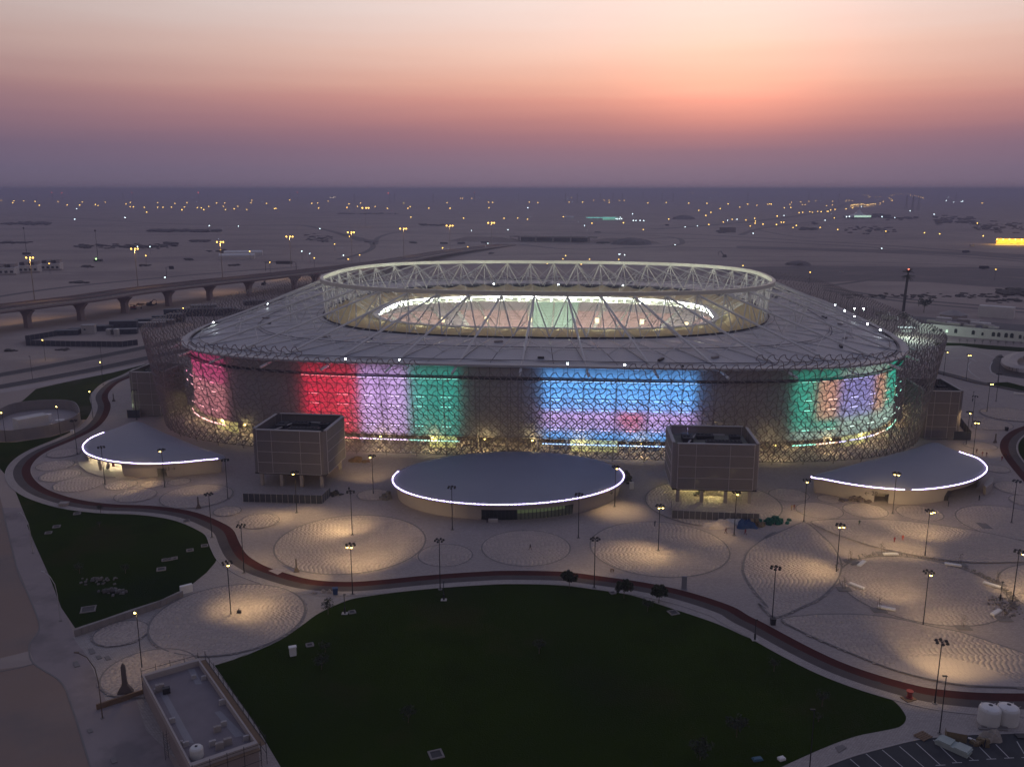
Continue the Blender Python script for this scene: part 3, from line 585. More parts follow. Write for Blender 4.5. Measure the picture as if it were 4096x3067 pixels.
# ---- the lattice: quarter-circle steel arcs in a diagonal net, doubled into leaves towards the ground
NC = 310; CW = 1/NC; PIT = FB.len/NC
def ftop(x, y): return 34.9 - 6.6*math.exp(-(x/62)**2)
def skin(u, z):
    f = u/NC; t = z/36; return up(FB.fr(f).lerp(FT.fr(f), t), z)
XF = [FB.fr((i)/NC) for i in range(NC+1)]
def arc_pts(u0, z0, u1, z1, cu, cz, segs=4):
    """quarter ellipse from (u0,z0) to (u1,z1) about (cu,cz), in cell units across and metres up"""
    a0 = math.atan2((z0-cz)/PIT, u0-cu); a1 = math.atan2((z1-cz)/PIT, u1-cu); d = (a1-a0+PI) % (2*PI)-PI
    return [skin(cu+.5*math.cos(a0+d*k/segs), cz+.5*PIT*math.sin(a0+d*k/segs)) for k in range(segs+1)]
arcs = []
zb = 1.1
for i in range(NC):
    x, y, _ = XF[i]; front = y < 0; zt = ftop(x, y)
    nrow = int((zt-zb)/PIT + .5); s = (i/NC+.5) % 1-.5
    flat = max(0, 1-(abs(s*FB.len-20)/120)**2) if y < 0 else .15      # where the leaves climb higher
    d1, d2 = 6 + 15*flat, 4.5 + 9*flat
    for j in range(nrow+1):
        z1 = zb + j*PIT; z0 = z1 - PIT; zo = z1 - PIT/2
        E_ = []
        last = j == nrow
        if j > 0:
            E_ += [((i, z1, i+.5, zo, i, zo), 0), ((i+1, z1, i+.5, zo, i+.5, z1), 0), ((i+.5, zo, i, z0, i+.5, z0), 0), ((i+.5, zo, i+1, z0, i+1, zo), 0)]
            if zo < d1: E_ += [((i, z1, i+.5, zo, i+.5, z1), 1), ((i+.5, zo, i+1, z0, i+.5, z0), 1)]
            elif zo-PIT*.5 < d1: E_ += [((i+.5, zo, i+1, z0, i+.5, z0), 1)]
            if zo < d2: E_ += [((i+1, z1, i+.5, zo, i+1, zo), 1), ((i+.5, zo, i, z0, i, zo), 1)]
        if last: E_ += [((i, z1, i+.5, z1+PIT/2, i+.5, z1), 0), ((i+1, z1, i+.5, z1+PIT/2, i+1, z1+PIT/2), 0)]
        for e, _d in E_: arcs.append((abs(s*FB.len-14), e, zo))
arcs.sort(key=lambda a_: a_[0] + (1000 if a_[2] < 9 else 0))
for k, (_, e, zo) in enumerate(arcs[:300]): MB().tube(arc_pts(*e, segs=5), .15, 4, caps=False).obj('lattice_arc', M_lattice, ST)
mb = MB()
for _, e, zo in arcs[300:]: mb.tube(arc_pts(*e), .155, 3, caps=False)
stuff(mb.obj('lattice_arcs', M_lattice, ST))
for i in range(0, NC, 3):                                      # slender masts behind the net, and their ties back to the wall
    if XF[i].y > 95: continue
    zt = ftop(XF[i].x, XF[i].y); pm = MB()
    for dx in (-.12,.12): pm.tube([skin(i+dx/PIT, .02)*.998, skin(i+dx/PIT, zt-1.5)*.998], .075, 4, caps=False)
    p = skin(i, 0); s = i/NC*PW.len; q = PW.at(s)
    for zz in (8.4, 15.1, 18.4, 24.9): a_ = skin(i, zz); pm.tube([a_, up(PW.at(s), zz)], .07, 4, caps=False)
    pm.obj('facade_mast', M_lattice, ST)
for j in range(0, 9):
    zz = zb + PIT*j
    if zz > 30: break
    mb = MB(); pts = [skin(i, zz)*.999 for i in range(NC+1)]; mb.tube(pts, .07, 4, caps=False)
    if j in (7, 8): mb.tube([p-Vector((0,0,.5)) for p in pts], .06, 4, caps=False)
    mb.obj('facade_rail', M_lattice, ST)
# ---- colour wash: led strips standing off the wall below each row, each with its lamp
CLR = {'rose':(1,.22,.36),'red':(1,0,.05),'lav':(.70,.46,1),'green':(0,.56,.43),'blue':(.10,.42,1),'mag':(1,.05,.30),'sal':(1,.34,.38),'teal':(0,.72,.48),'peach':(1,.50,.30),'vio':(.42,.40,1),'pale':(.55,.85,.7)}
LEDM = {}
def ledmat(c):
    if c not in LEDM: LEDM[c] = mat('led_'+c, (.5,.5,.5), .5, 0, emit=tuple(.25+.75*v for v in CLR[c]), es=2.6, sample=False)
    return LEDM[c]
def colour(zn, s, r):
    if zn == 'blue': return 'blue' if r >= 3 or r == 0 else ('lav' if not (r in (1,2) and 29 < s < 38) else 'rose')
    if zn == 'right':
        if r == 0: return 'pale'
        if r == 6: return 'teal' if (s < 106 or s > 132) else 'pale'
        if r == 1: return 'teal' if s < 106 else 'pale'
        return 'teal' if s < 101 else 'peach' if s < 110 else 'vio' if s < 127 else 'peach' if s < 134 else 'teal'
    if zn == 'pink': return 'mag' if r >= 4 else 'sal'
    return zn
for a_, b_, zn in ZONES:
    nb = max(2, round((b_-a_)/8.6)); wdt = (b_-a_)/nb
    for k in range(nb):
        s = a_+(k+.5)*wdt; p = PW.at(s); nn = PW.normal(s); rz = math.atan2(nn.y,nn.x)+PI/2
        for r in range(7):
            c = colour(zn, s, r); z0 = 5+r*RH
            l = bpy.data.lights.new('wash_lamp', 'AREA'); l.shape = 'RECTANGLE'; l.size = wdt*.92; l.size_y = 1.3; l.color = CLR[c]; l.energy = {'blue':400,'lav':260,'red':215,'green':190,'teal':200,'rose':190}.get(c, 220)*wdt/8.6*(.62 if zn == 'pink' else .8 if zn == 'right' else 1)
            o = link('wash_lamp', l, ST, p+nn*2.1+Vector((0,0,z0+.5))); o.rotation_euler = (Vector((0,0,1.1))-nn*2.1).to_track_quat('-Z','Y').to_euler()
            if r in (1,3,4,5):
                q = p+nn*(2.3 if r != 5 else 1.2); MB().box((q.x,q.y,z0+.05 if r != 5 else 24.4), (wdt*(.38 if r != 5 else .97),.14,.12), rz).obj('led_strip', ledmat(c), ST)
        q = PW.at(s)+PW.normal(s)*1.2; MB().box((q.x,q.y,3.1), (wdt*.96,.25,.3), rz).obj('led_strip', ledmat(colour(zn, s, 3)), ST)
for k in range(26):                                            # pin lights down the left and right returns of the facade
    for sgn in (-1, 1):
        s = sgn*(158+k*2.6); p = PW.at(s)+PW.normal(s)*2
        MB().ico((p.x,p.y,(8.3,15.1,4.6)[k % 3]), .16).obj('led_point', ledmat('sal' if sgn < 0 else 'teal'), ST)
# floodlights on the roof edge and the far side
fl = MB(); fl.tube([(0,0,0),(0,0,3)], .07, 5); fl.box((0,0,3.05), (.7,.3,.5)); fdat = fl.data('roof_floodlight', M_dark); hb = MB(); hb.lathe((0,-.2,3.05), [(.05,-.26),(.3,-.12),(.3,.12),(.05,.26)], 8); hdat = hb.data('lens', M_lampwhite)
def onroof(v, x, y, z): return at(v, x, y, z)
FLS = [('b',768,875,32,'above the red wall panels',1),('b',1205,883,32,'above the lavender wall panels',1),('c',543,913,32,'above the blue panels beside the central spoke',1),('c',1002,923,32,'above the blue panels, right of its neighbour',1),('c',1470,935,32,'unlit above the right end of the blue panels',0),
       ('b',1960,273,34,'on the far roof, seen through the ring left of centre',1),('c',468,278,34,'on the far roof, seen through the ring at centre',1),('c',988,285,34,'on the far roof, seen through the ring right of centre',1),('a',2152,1035,32,'on the far left shoulder of the roof',1),('a',1716,1185,32,'low on the left roof edge near the lattice',1),
       ('d',691,1047,32,'topmost on the right roof shoulder',1),('d',769,1092,32,'second down the right roof shoulder',1),('d',846,1137,32,'middle of the right roof shoulder',1),('d',952,1197,32,'fourth down the right roof shoulder',1),('d',1053,1247,32,'lowest on the right roof shoulder',1)]
for v, x, y, z, txt, lit in FLS:
    p = at(v, x, y, z+.5); t = tag(link('roof_floodlight', fdat, None, (p.x,p.y,p.z-3)), ('glowing white' if lit else 'dark')+' roof floodlight '+txt, 'floodlight', 'floodlights standing on the stadium roof')
    if lit:
        link('lens', hdat, t); spot('beam', p+Vector((0,-.6,0)), p+Vector((0,-3,-4)), 200, 140, (.85,.96,1), parent=None)
    else: MB().box((0,0,3.3),(.5,.2,.3)).obj('lens', M_dark, t)
# ------------------------------------------------------------------ pavilions
M_pavroof = mat('membrane_roof', (.26,.265,.315), .55, .05, .08, .15, .6)
M_pavwall = mat('pavilion_render', (.38,.34,.32), .8, .06, .15)
M_sign = mat('sign_print', (.05,.045,.04), .6, 0)
def dense(pts, n):
    c = smooth_line(pts, 12, True); d = [0]
    for i in range(len(c)): d.append(d[-1] + (c[(i+1) % len(c)]-c[i]).length)
    out = []; j = 0
    for k in range(n):
        t = k/n*d[-1]
        while d[j+1] < t: j += 1
        out.append(c[j].lerp(c[(j+1) % len(c)], (t-d[j])/max(1e-6, d[j+1]-d[j])))
    return out
def sec(pl, a, b):
    n = len(pl); i = min(range(n), key=lambda k: (pl[k]-a).length); j = min(range(n), key=lambda k: (pl[k]-b).length)
    return [k % n for k in range(i, j+1 if j >= i else j+n+1)]
def pavilion(label, pts, leds, gaps, dome=1.6, zt=4.9):
    pl = [Vector((p.x,p.y,0)) for p in dense(pts, 168)]; n = len(pl)
    if sum(pl[i-1].x*pl[i].y-pl[i].x*pl[i-1].y for i in range(n)) < 0: pl = pl[::-1]
    ce = sum(pl, Vector())/n; t = thing('pavilion', (ce.x,ce.y,0), label, 'pavilion'); L_ = [p-ce for p in pl]
    ins = lambda d: [L_[i] - (lambda q: Vector((q.y,-q.x,0)).normalized()*d)(L_[(i+1) % n]-L_[i-1]) for i in range(n)]
    mb = MB(); ts = (1,.985,.9,.75,.55,.3,.02)
    for q in ts: mb.v += [(p.x*q, p.y*q, zt + dome*(1-q*q)**.9 - (.25 if q == 1 else 0)) for p in L_]
    for j in range(len(ts)-1): mb.f += [(j*n+i, j*n+(i+1) % n, (j+1)*n+(i+1) % n, (j+1)*n+i) for i in range(n)]
    mb.f.append(tuple(range((len(ts)-1)*n, len(ts)*n))); mb.m = [0]*len(mb.f); mb.obj('roof', M_pavroof, t, smooth=True)
    mb = MB(); a = ins(0); b = ins(.9); o = []
    for i in range(n): o += [tuple(up(a[i]*1.004, zt-.1)), tuple(up(a[i], zt-.55)), tuple(up(b[i], zt-.62)), tuple(up(b[i]*.99, zt-1.0))]
    mb.add(o, [(4*i+j, 4*i+j+1, 4*((i+1)%n)+j+1, 4*((i+1)%n)+j) for i in range(n) for j in range(3)]); mb.obj('eaves', M_concrete, t)
    wt, wb = ins(1.0), ins(1.7); gap = {}
    for A_, B_, k in gaps:
        for i in sec(pl, A_, B_): gap[i] = k
    mb = MB()
    for i in range(n):
        j = (i+1) % n; h0 = (zt-.65 if gap.get(i) == 'porch' else 3.05) if gap.get(i) else 0
        f = h0/(zt-.6); lo_i, lo_j = wb[i].lerp(wt[i], f), wb[j].lerp(wt[j], f)
        q = mb.v.__len__(); mb.v += [tuple(up(lo_i,h0)), tuple(up(lo_j,h0)), tuple(up(wt[j],zt-.6)), tuple(up(wt[i],zt-.6))]; mb.f.append((q,q+1,q+2,q+3)); mb.m.append(0)
    mb.obj('wall', M_pavwall, t)
    for i in [k for k in gap]:
        j = (i+1) % n; k = gap[i]; p, q = wb[i], wb[j]; m_ = (p+q)/2; rz = math.atan2((q-p).y, (q-p).x); nn = Vector((-(q-p).y, (q-p).x, 0)).normalized()
        if k in ('lit', 'dark'):
            MB().box((m_.x,m_.y,1.5), ((q-p).length-.06, .05, 2.95), rz).obj('window_pane', M_glass if k == 'dark' else mat('lobby_glass', (.3,.35,.3), .1, 0, alpha=.25), t)
            MB().box((p.x,p.y,1.52), (.14,.22,3.04), rz).obj('mullion', M_dark, t)
            if k == 'lit':
                c_ = m_+nn*4.5; MB().box((c_.x,c_.y,1.6), ((q-p).length, .2, 3.0), rz).obj('lobby_wall', M_room_green, t)
        elif k in ('open','porch'):
            c_ = m_+nn*(6 if k == 'open' else 8); MB().box((c_.x,c_.y,1.6), ((q-p).length*1.05, .2, 3.1), rz).obj('inner_wall', M_pavwall, t)
    led = MB(); led.frustum((0,0,0), (.8,.12), (.75,.1), .12); ld = led.data('led_segment', M_led)
    for A_, B_ in leds:
        ids = sec(pl, A_, B_)
        for i in ids:
            p, q = L_[i], L_[(i+1) % n]; d = (q-p).length; rz = math.atan2((q-p).y, (q-p).x); m_ = max(1, round(d/1.05))
            for k in range(m_): c_ = p.lerp(q, (k+.5)/m_)*.992; link('led_segment', ld, t, (c_.x,c_.y,zt+.04), rz)
    return t, pl, ce
def text(body, p, rz, size, parent, name='sign_number'):
    c = bpy.data.curves.new(name, 'FONT'); c.body = body; c.size = size; c.extrude = .02; c.resolution_u = 2
    k = link(name, c); bpy.context.view_layer.update(); me = bpy.data.meshes.new_from_object(k.evaluated_get(bpy.context.evaluated_depsgraph_get())); bpy.data.objects.remove(k)
    me.materials.clear(); me.materials.append(M_sign); o = link(name, me, parent, p); o.rotation_euler = (PI/2, 0, rz); return o
Z5 = 4.9
pv1 = ats('e', [(1110,575),(960,615),(830,662),(730,705),(675,748),(660,785),(690,830),(780,868),(900,895),(1050,910),(1200,915),(1400,908),(1600,890),(1815,858),(1600,778),(1350,676)], Z5)
T1, P1, C1 = pavilion('shell-roofed pavilion with open yellow-lit porch, on the plaza by the pink end of the stadium', pv1, [(at('e',830,662,Z5), at('e',1722,876,Z5))], [(at('e',655,800,Z5), at('e',935,900,Z5), 'porch'), (at('e',1235,915,Z5), at('e',1300,914,Z5), 'open')])
e_l, e_r, e_f, e_b = at('f',1128,788,Z5), at('g',962,768,Z5), at('f',2060,1044,Z5), at('f',2100,612,Z5); e_c = (e_f+e_b)/2; e_a = (e_r-e_l)/2; e_v = (e_b-e_f)/2
pv2 = [e_c+e_a*math.cos(R(5*k))+e_v*math.sin(R(5*k)) for k in range(72)]
T2, P2, C2 = pavilion('oval pavilion with glazed front standing between the two square service towers', pv2, [(e_c+e_a*math.cos(R(168))+e_v*math.sin(R(168)), e_c+e_a*math.cos(R(10))+e_v*math.sin(R(10)))], [(at('f',1865,1036,Z5), at('g',135,1038,Z5), 'dark'), (at('g',140,1038,Z5), at('g',570,985,Z5), 'lit')], dome=1.0)
pv3 = ats('h', [(497,1015),(600,1040),(800,1078),(1000,1105),(1250,1124),(1450,1118),(1650,1090),(1800,1050),(1890,1000),(1920,955),(1900,915),(1840,868),(1717,825),(1600,780),(1490,740),(1300,798),(1000,878),(750,942)], Z5)
T3, P3, C3 = pavilion('shell-roofed pavilion marked 20, with a broken rim light, at the right end of the stadium', pv3, [(at('h',500,1016,Z5), at('h',1228,1123,Z5)), (at('h',1296,1124,Z5), at('h',1717,825,Z5))], [(at('h',1020,1107,Z5), at('h',1110,1114,Z5), 'open'), (at('h',1640,1092,Z5), at('h',1880,1005,Z5), 'open')])
text('13 \u2192', at('e',1330,962,3.0)-C1-Vector((0,.35,0)), R(3), 1.5, T1)
text('\u2190 20', at('h',918,1160,2.9)-C3-Vector((0,.4,0)), R(-6), 1.7, T3)
text('22 \u2192', at('g',828,968,2.6)-C2-Vector((-.2,.5,0)), R(32), 1.5, T2)
for q_ in ((700,800),(780,850),(870,880)): p_ = at('e',*q_,3.6)-C1; d_ = -Vector((p_.x,p_.y,0)).normalized()*3.5; point('porch_lamp', (p_.x+d_.x,p_.y+d_.y,3.4), 1500, (1,.86,.52), .3, T1)
point('porch_lamp', (C1.x*0+5.5, -17.2, 2.8), 90, (1,.83,.48), .2, T1)
point('porch_lamp', (at('h',1075,1190)-C3+Vector((0,3.2,2.6))), 190, (1,.82,.42), .2, T3)
for p_, q_ in ((at('e',800,975),at('e',765,880,Z5)),(at('e',855,960),at('e',838,905,Z5))): MB().tube([p_-C1+Vector((0,1,0)), q_-C1+Vector((.6,1.2,-.8))], .5, 6).obj('slanted_column', M_concrete, T1)
ap = [at('e',*q) for q in ((655,840),(622,885),(640,935),(700,985),(800,1020),(930,1025),(925,965),(800,950),(700,900))]
MB().prism([(p.x-C1.x,p.y-C1.y) for p in ap], 0, .35).obj('porch_floor', M_pavwall, T1)
MB().box(at('e',882,935,2.2)-C1+Vector((0,2.5,0)), (.9,.1,1.6)).obj('notice', M_red, T1)
ap = ats('h', [(1935,1080),(1960,1090),(1950,1130),(1900,1170),(1880,1150)])
MB().prism([(p.x-C3.x,p.y-C3.y) for p in ap], 0, 2.6).obj('entrance_wing', M_pavwall, T3)
MB().box(at('h',1598,1178,1.6)-C3+Vector((0,.9,0)), (1.1,.3,3)).obj('door', M_dark, T3)
MB().box(at('h',1535,1160,2.2)-C3+Vector((0,.9,0)), (.9,.3,1)).obj('window', M_glass, T3)
# ------------------------------------------------------------------ square service towers
def tower(label, c, wd, dp, rz, z0, alpha, lit):
    t = thing('service_tower', (c[0],c[1],0), label, 'tower', 'mesh-clad service towers round the stadium', rz); H_ = 17.8
    clad = M_meshclad if alpha == 1 else mat('thin_lit_cladding', (.27,.24,.225), .7, .05, .5, alpha=.8)  # lit towers: thinner mesh, lighter too, inner light put into its colour
    nc = 4; x0, y0 = wd/2, dp/2; rh = (H_-z0)/4
    xs = [-x0+1.6, -x0+wd*.27, -x0+wd*.66, x0-1.6]
    for sgn in (-1,1):
        for i in range(3):
            for j in range(4): MB().box(((xs[i]+xs[i+1])/2, sgn*y0, z0+rh*(j+.5)), (xs[i+1]-xs[i]-.08, .12, rh-.08)).obj('cladding_panel', clad, t)
        for i in range(3):
            ya, yb = -y0+1.6+(dp-3.2)*i/3, -y0+1.6+(dp-3.2)*(i+1)/3
            for j in range(4): MB().box((sgn*x0, (ya+yb)/2, z0+rh*(j+.5)), (.12, yb-ya-.08, rh-.08)).obj('cladding_panel', clad, t)
    tr = MB()
    for sx in (-1,1):
        for sy in (-1,1):
            q = [(x0-1.6+1.6*math.sin(a), y0-1.6+1.6*math.cos(a)) for a in (0, PI/6, PI/3, PI/2)]
            mbc = MB(); vs = [(sx*x, sy*y, zz) for x, y in q for zz in (z0, H_)]; mbc.add(vs, [(2*k,2*k+2,2*k+3,2*k+1) for k in range(3)]); mbc.obj('corner_panel', clad, t)
            for x, y in (q[0], q[3]): tr.tube([(sx*(x+.0),sy*(y+.0),z0), (sx*x,sy*y,H_)], .13, 4)
    for j in range(5):
        zz = z0+rh*j; tr.tube([(-x0+1.6,-y0-.07,zz),(x0-1.6,-y0-.07,zz)], .08, 4); tr.tube([(x0+.07,-y0+1.6,zz),(x0+.07,y0-1.6,zz)], .08, 4); tr.tube([(-x0-.07,-y0+1.6,zz),(-x0-.07,y0-1.6,zz)], .08, 4)
    for x in xs[1:3]: tr.tube([(x,-y0-.07,z0),(x,-y0-.07,H_)], .08, 4)
    tr.obj('cladding_rails', M_joist, t)
    rm = MB()
    for q in ((0,-y0+.4,wd-2.6,.8),(0,y0-.4,wd-2.6,.8),(-x0+.4,0,.8,dp-2.6),(x0-.4,0,.8,dp-2.6)): rm.box((q[0],q[1],H_+.05), (q[2],q[3],.22))
    rm.obj('parapet_rim', M_joist, t)
    core = MB(); core.box((0,0,(z0+15.2)/2+.2), (wd-3,dp-3,15.2-z0)); core.obj('core', M_void if not lit else mat('lit_core', (.2,.19,.15), .9, .2, .25), t)  # core of a lit tower is lighter, lamplight put into the colour
    for (x, y, w_, d_, h_) in ((-x0*.55,.2*y0,3,5,1.2),(x0*.25,-.35*y0,wd*.42,2.6,1.6),(-.1*x0,.45*y0,5,3,1.1),(.6*x0,.3*y0,3,2.5,1.4)):
        u = MB(); u.box((x,y,15.5+h_/2), (w_,d_,h_))
        for k in range(int(w_//1.1)): u.lathe((x-w_/2+.7+k*1.1, y, 15.5+h_), [(.42,0),(.42,.25),(.3,.28)], 8)
        u.obj('rooftop_unit', M_dark, t)
    dm = MB()
    for a_, b_ in (((-x0*.7,-y0*.75),(-x0*.3,y0*.6)),((-x0*.3,y0*.6),(x0*.4,y0*.6)),((-x0*.7,-y0*.75),(x0*.7,-y0*.7))): dm.tube([(*a_,16.2),(*b_,16.2)], .25, 5)
    dm.obj('duct', M_joist, t)
    if z0 > 1:
        for i in range(4):
            for j in range(2): MB().box((-x0+2+(wd-4)*i/3, -y0+1.2+(dp-2.4)*j, z0/2), (.9,.9,z0)).obj('column', M_concrete, t)
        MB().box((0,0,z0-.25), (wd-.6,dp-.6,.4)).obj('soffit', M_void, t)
    if lit:
        for x, y in ((-6,2),(5,4),(0,-4)): point('tower_lamp', (x,y,3.4), 950 if lit > 1 else 0, (1,.85,.36), .3, t)
        st = MB(); st.box((-1.5,-3,2.2), (6.4,1.6,.3)); 
        for k in range(9): st.box((-4.4+k*.75,-3,.35+k*.42), (.8,1.8,.3))
        st.obj('stair', M_dark, t)
        if lit > 1:
            MB().box((0,dp/2-1.4,2.1), (wd-3,.2,4)).obj('back_sheet', mat('yellow_light_wall', (.55,.50,.26), .8, .2, .4), t)  # sheet coloured with the yellow of the lamplight in the base
            for k in range(3): point('stair_lamp', (-x0*.4+k*5, -y0+1.1, 6.2+k*1.5), 60, (1,.85,.6), .4, t)
    return t
tower('grey mesh-clad square tower with dark open base, beside the red wall panels', (-65.7,260.1), 22.8, 20, R(-7), 4.4, 1, 0)
tower('grey mesh-clad square tower over a yellow-lit base, at the right end of the blue panels', (58.5,245.9), 24.4, 20, R(-4), 4.4, .8, 2)
tower('mesh-clad square tower reaching the ground beyond the right-hand pavilion', (155.5,313.1), 13.7, 22, R(-6), .4, 1, 0)
tt = tower('greenish mesh-clad square tower half hidden behind the left edge of the lattice', (-143.6,344.9), 14, 20, R(-6), .4, .8, 1)
for k in range(3): point('tower_lamp', (-6.2,-9.2+3*k,4+4*k), 260, (.75,1,.6), .5, tt)
# site fences round the towers
def fence(label, pts, h, n, m, name='site_fence', pname='fence_panel'):
    p0 = pts[0]; t = thing(name, p0, label, 'fence'); k = 0
    tot = sum((pts[i+1]-pts[i]).length for i in range(len(pts)-1))
    for i in range(len(pts)-1):
        a, b = pts[i]-p0, pts[i+1]-p0; d = b-a; c = max(1, round(n*d.length/tot)); rz = math.atan2(d.y, d.x)
        pdta = MB().box((0,0,h/2), (d.length/c-.12,.06,h)).data(pname, m); sp = MB().tube([(0,0,0),(0,0,h+.12)], .06, 4).data('post', M_joist)
        for j in range(c): q = a+d*((j+.5)/c); link(pname, pdta, t, q, rz); link('post', sp, t, a+d*(j/c), rz)
    return t
fence('dark hoarding panels round the open base of the tower beside the red wall panels', [at('p',973,2006), at('p',1289,2014), at('p',1322,1982)], 2.5, 18, M_hoard)
fence('grey mesh site fence in front of the yellow-lit tower base', [at('p',2685,2030), at('p',2687,2074), at('p',3036,2088)], 2.4, 20, mat('thin_fence_mesh', (.16,.15,.145), .8, .1, .5, alpha=.72))
fence('small dark hoarding at the foot of the tower beyond the right-hand pavilion', [at('h',1640,722), at('h',1782,725), at('h',1690,600)], 3.2, 6, M_hoard)
fence('small dark hoarding at the foot of the greenish tower left of the lattice', [at('e',1025,545), at('e',1130,545), at('e',1135,470)], 3.2, 6, M_hoard)
# ------------------------------------------------------------------ heaps of site material by the lit tower
def drape(name, c, sx, sy, h, m, label, cat, rz=0, seed=0):
    rr = random.Random(seed); nx, ny = 12, 9; mb = MB(); ph = [rr.uniform(0,6) for _ in range(6)]
    for j in range(ny):
        for i in range(nx):
            x, y = 2*i/(nx-1)-1, 2*j/(ny-1)-1; e = max(0, 1-max(abs(x),abs(y))**3)
            zz = h*e*(.55+.25*math.sin(4*x+ph[0])*math.cos(3*y+ph[1])+.2*math.sin(7*x+5*y+ph[2])) + rr.uniform(0,.12)*h
            a, b = x*sx/2*(1+.15*math.sin(3*y+ph[3])), y*sy/2*(1+.15*math.sin(4*x+ph[4])); mb.v.append((a, b, max(0.02, zz) if e > 0 else -.02))
    mb.f = [(j*nx+i, j*nx+i+1, (j+1)*nx+i+1, (j+1)*nx+i) for j in range(ny-1) for i in range(nx-1)]; mb.m = [0]*len(mb.f)
    return tag(mb.obj(name, m, None, c, rz), label, cat)
def pile(name, c, sx, sy, k, s, m, label, cat, seed=0):
    rr = random.Random(seed); mb = MB()
    for i in range(k):
        x, y = rr.gauss(0,.4)*sx, rr.gauss(0,.4)*sy; zz = max(0, (1-(abs(x)/sx+abs(y)/sy)))*s*1.6*rr.random()
        w_ = s*rr.uniform(.6,1.2); mb.frustum((x,y,zz), (w_, w_*.7), (w_*.8, w_*.5), w_*.5, rr.uniform(0,3))
    return tag(mb.obj(name, m, None, c), label, cat)
drape('tarpaulin', at('p',2880,2103), 9, 4.5, 1.6, M_tarp, 'crumpled pale tarpaulin heap in front of the yellow-lit tower', 'tarpaulin', .1, 1)
drape('tarpaulin', at('p',2925,2088), 7, 3.5, 1.3, mat('white_tarpaulin', (.6,.55,.5), .7, .12, 1.5, .5, 3), 'whitish sheeting folded behind the crumpled pale tarpaulin', 'tarpaulin', -.2, 2)
drape('tarpaulin', at('p',2984,2104), 5, 4, 2.4, M_blue, 'dark blue tarpaulin draped over a tall heap beside two walking workers', 'tarpaulin', 0, 3)
pile('sack_pile', at('p',3015,2102), 3, 2, 34, 1.1, M_sack, 'pile of brown sacks right of the dark blue tarpaulin', 'sacks', 4)
pile('rubble_pile', at('p',2955,2080), 5, 2, 40, 1.1, mat('grey_rubble', (.13,.12,.11), .9, .2, 2, island=.3), 'grey rubble and offcuts between the fence and the tarpaulins', 'rubble', 5)
pile('netting_heap', at('p',3095,2092), 4, 1.6, 36, 1.3, M_green, 'heap of teal green netting at the right end of the rubbish', 'netting', 6)
pile('timber_pile', at('h',870,1215), 5.5, 1.3, 40, 1.0, mat('grey_timber', (.16,.13,.12), .9, .2, 2, island=.3), 'low pile of timber and scrap under the sign with number 20', 'timber', 7)
pile('scrap_heap', at('f',690,965), 2.2, 1.3, 30, .9, M_dark, 'dark heap of scrap at the corner of the left service tower', 'scrap', 8)
pile('equipment_pile', at('g',1010,840), 2, 5, 40, 1.5, M_dark, 'dark stacked equipment at the right tip of the oval pavilion', 'equipment', 9)
pile('equipment_pile', at('f',1100,990), 1.8, 2.4, 26, 1.4, mat('grey_crates', (.14,.135,.14), .8, .2, 1, island=.3), 'grey crates stacked at the left tip of the oval pavilion', 'crates', 10)
pile('building_material', at('f',860,700), 3.4, 1.4, 30, 1.3, M_brown, 'brown building material under the lattice left of the oval pavilion', 'material', 11)
MB().box((0,0,1), (.9,.3,2)); tag(MB().box((0,0,1.1), (1.3,.5,2.2)).obj('white_cabinet', M_white, None, at('g',1057,915)), 'white upright cabinet by the dark equipment at the oval pavilion', 'cabinet')
# ------------------------------------------------------------------ flat-roofed service building (near left)
Q = [at('i',*q, 4.2) for q in ((970,1020),(1360,910),(1768,1490),(1305,1650))]; o_ = Vector((Q[0].x,Q[0].y,0))
bd = thing('service_building', o_, 'flat-roofed service building with white parapet and scaffolding at the lawn corner', 'building')
q_ = [Vector((p.x-o_.x,p.y-o_.y,0)) for p in Q]
MB().prism([(p.x,p.y) for p in q_], 0, 3.0).obj('wall', mat('service_wall', (.30,.25,.235), .85, .08, .3), bd)
ce = sum(q_, Vector())/4; inner = [p+(ce-p).normalized()*.9 for p in q_]
mb = MB(); mb.v = [tuple(up(p,zz)) for zz, g_ in ((3.0,q_),(4.2,q_),(4.2,inner),(3.1,inner)) for p in g_]
mb.f = [(4*j+i, 4*j+(i+1)%4, 4*j+4+(i+1)%4, 4*j+4+i) for j in range(3) for i in range(4)]; mb.m = [0]*12; mb.obj('parapet', mat('parapet_render', (.40,.35,.325), .8, .06, .4), bd)
mb = MB(); mb.add([up(p,3.12) for p in inner], [(0,1,2,3)]); mb.obj('roof', mat('roof_felt', (.215,.185,.195), .9, .1, .3), bd)
for a_ in (((1060,1085),(1105,1085),(1330,1490),(1270,1490)), ((1470,1280),(1510,1270),(1680,1440),(1610,1450)), ((1285,985),(1330,980),(1385,1085),(1340,1090))):
    mb = MB(); mb.add([at('i',*p,3.13)-o_ for p in a_], [(0,1,2,3)]); o = mb.obj('walkway_strip', mat('pale_felt', (.28,.265,.275), .9, .1, .3), bd); o.location.z += .01
for x, y, s in ((1058,1045,.7),(1072,1142,.7),(1098,1135,1.3),(1330,1050,.7),(1397,1055,.7),(1523,1225,.9),(1490,1412,1.0),(1535,1372,.8),(1275,1512,.8),(1458,1508,.9),(1505,1530,1.1),(1562,1500,1.1),(1688,1470,.8),(1182,1350,.8),(1240,1500,.6)):
    u = MB(); u.box((0,0,.55*s), (1.1*s,.5*s,.9*s)); u.box((0,0,.05), (1.2*s,.6*s,.1)); u.lathe((0,0,1.0*s), [(.2*s,0),(.2*s,.06)], 8); u.obj('air_conditioner', M_joist if s < 1 else M_concrete, bd, at('i',x,y,3.13)-o_, .5)
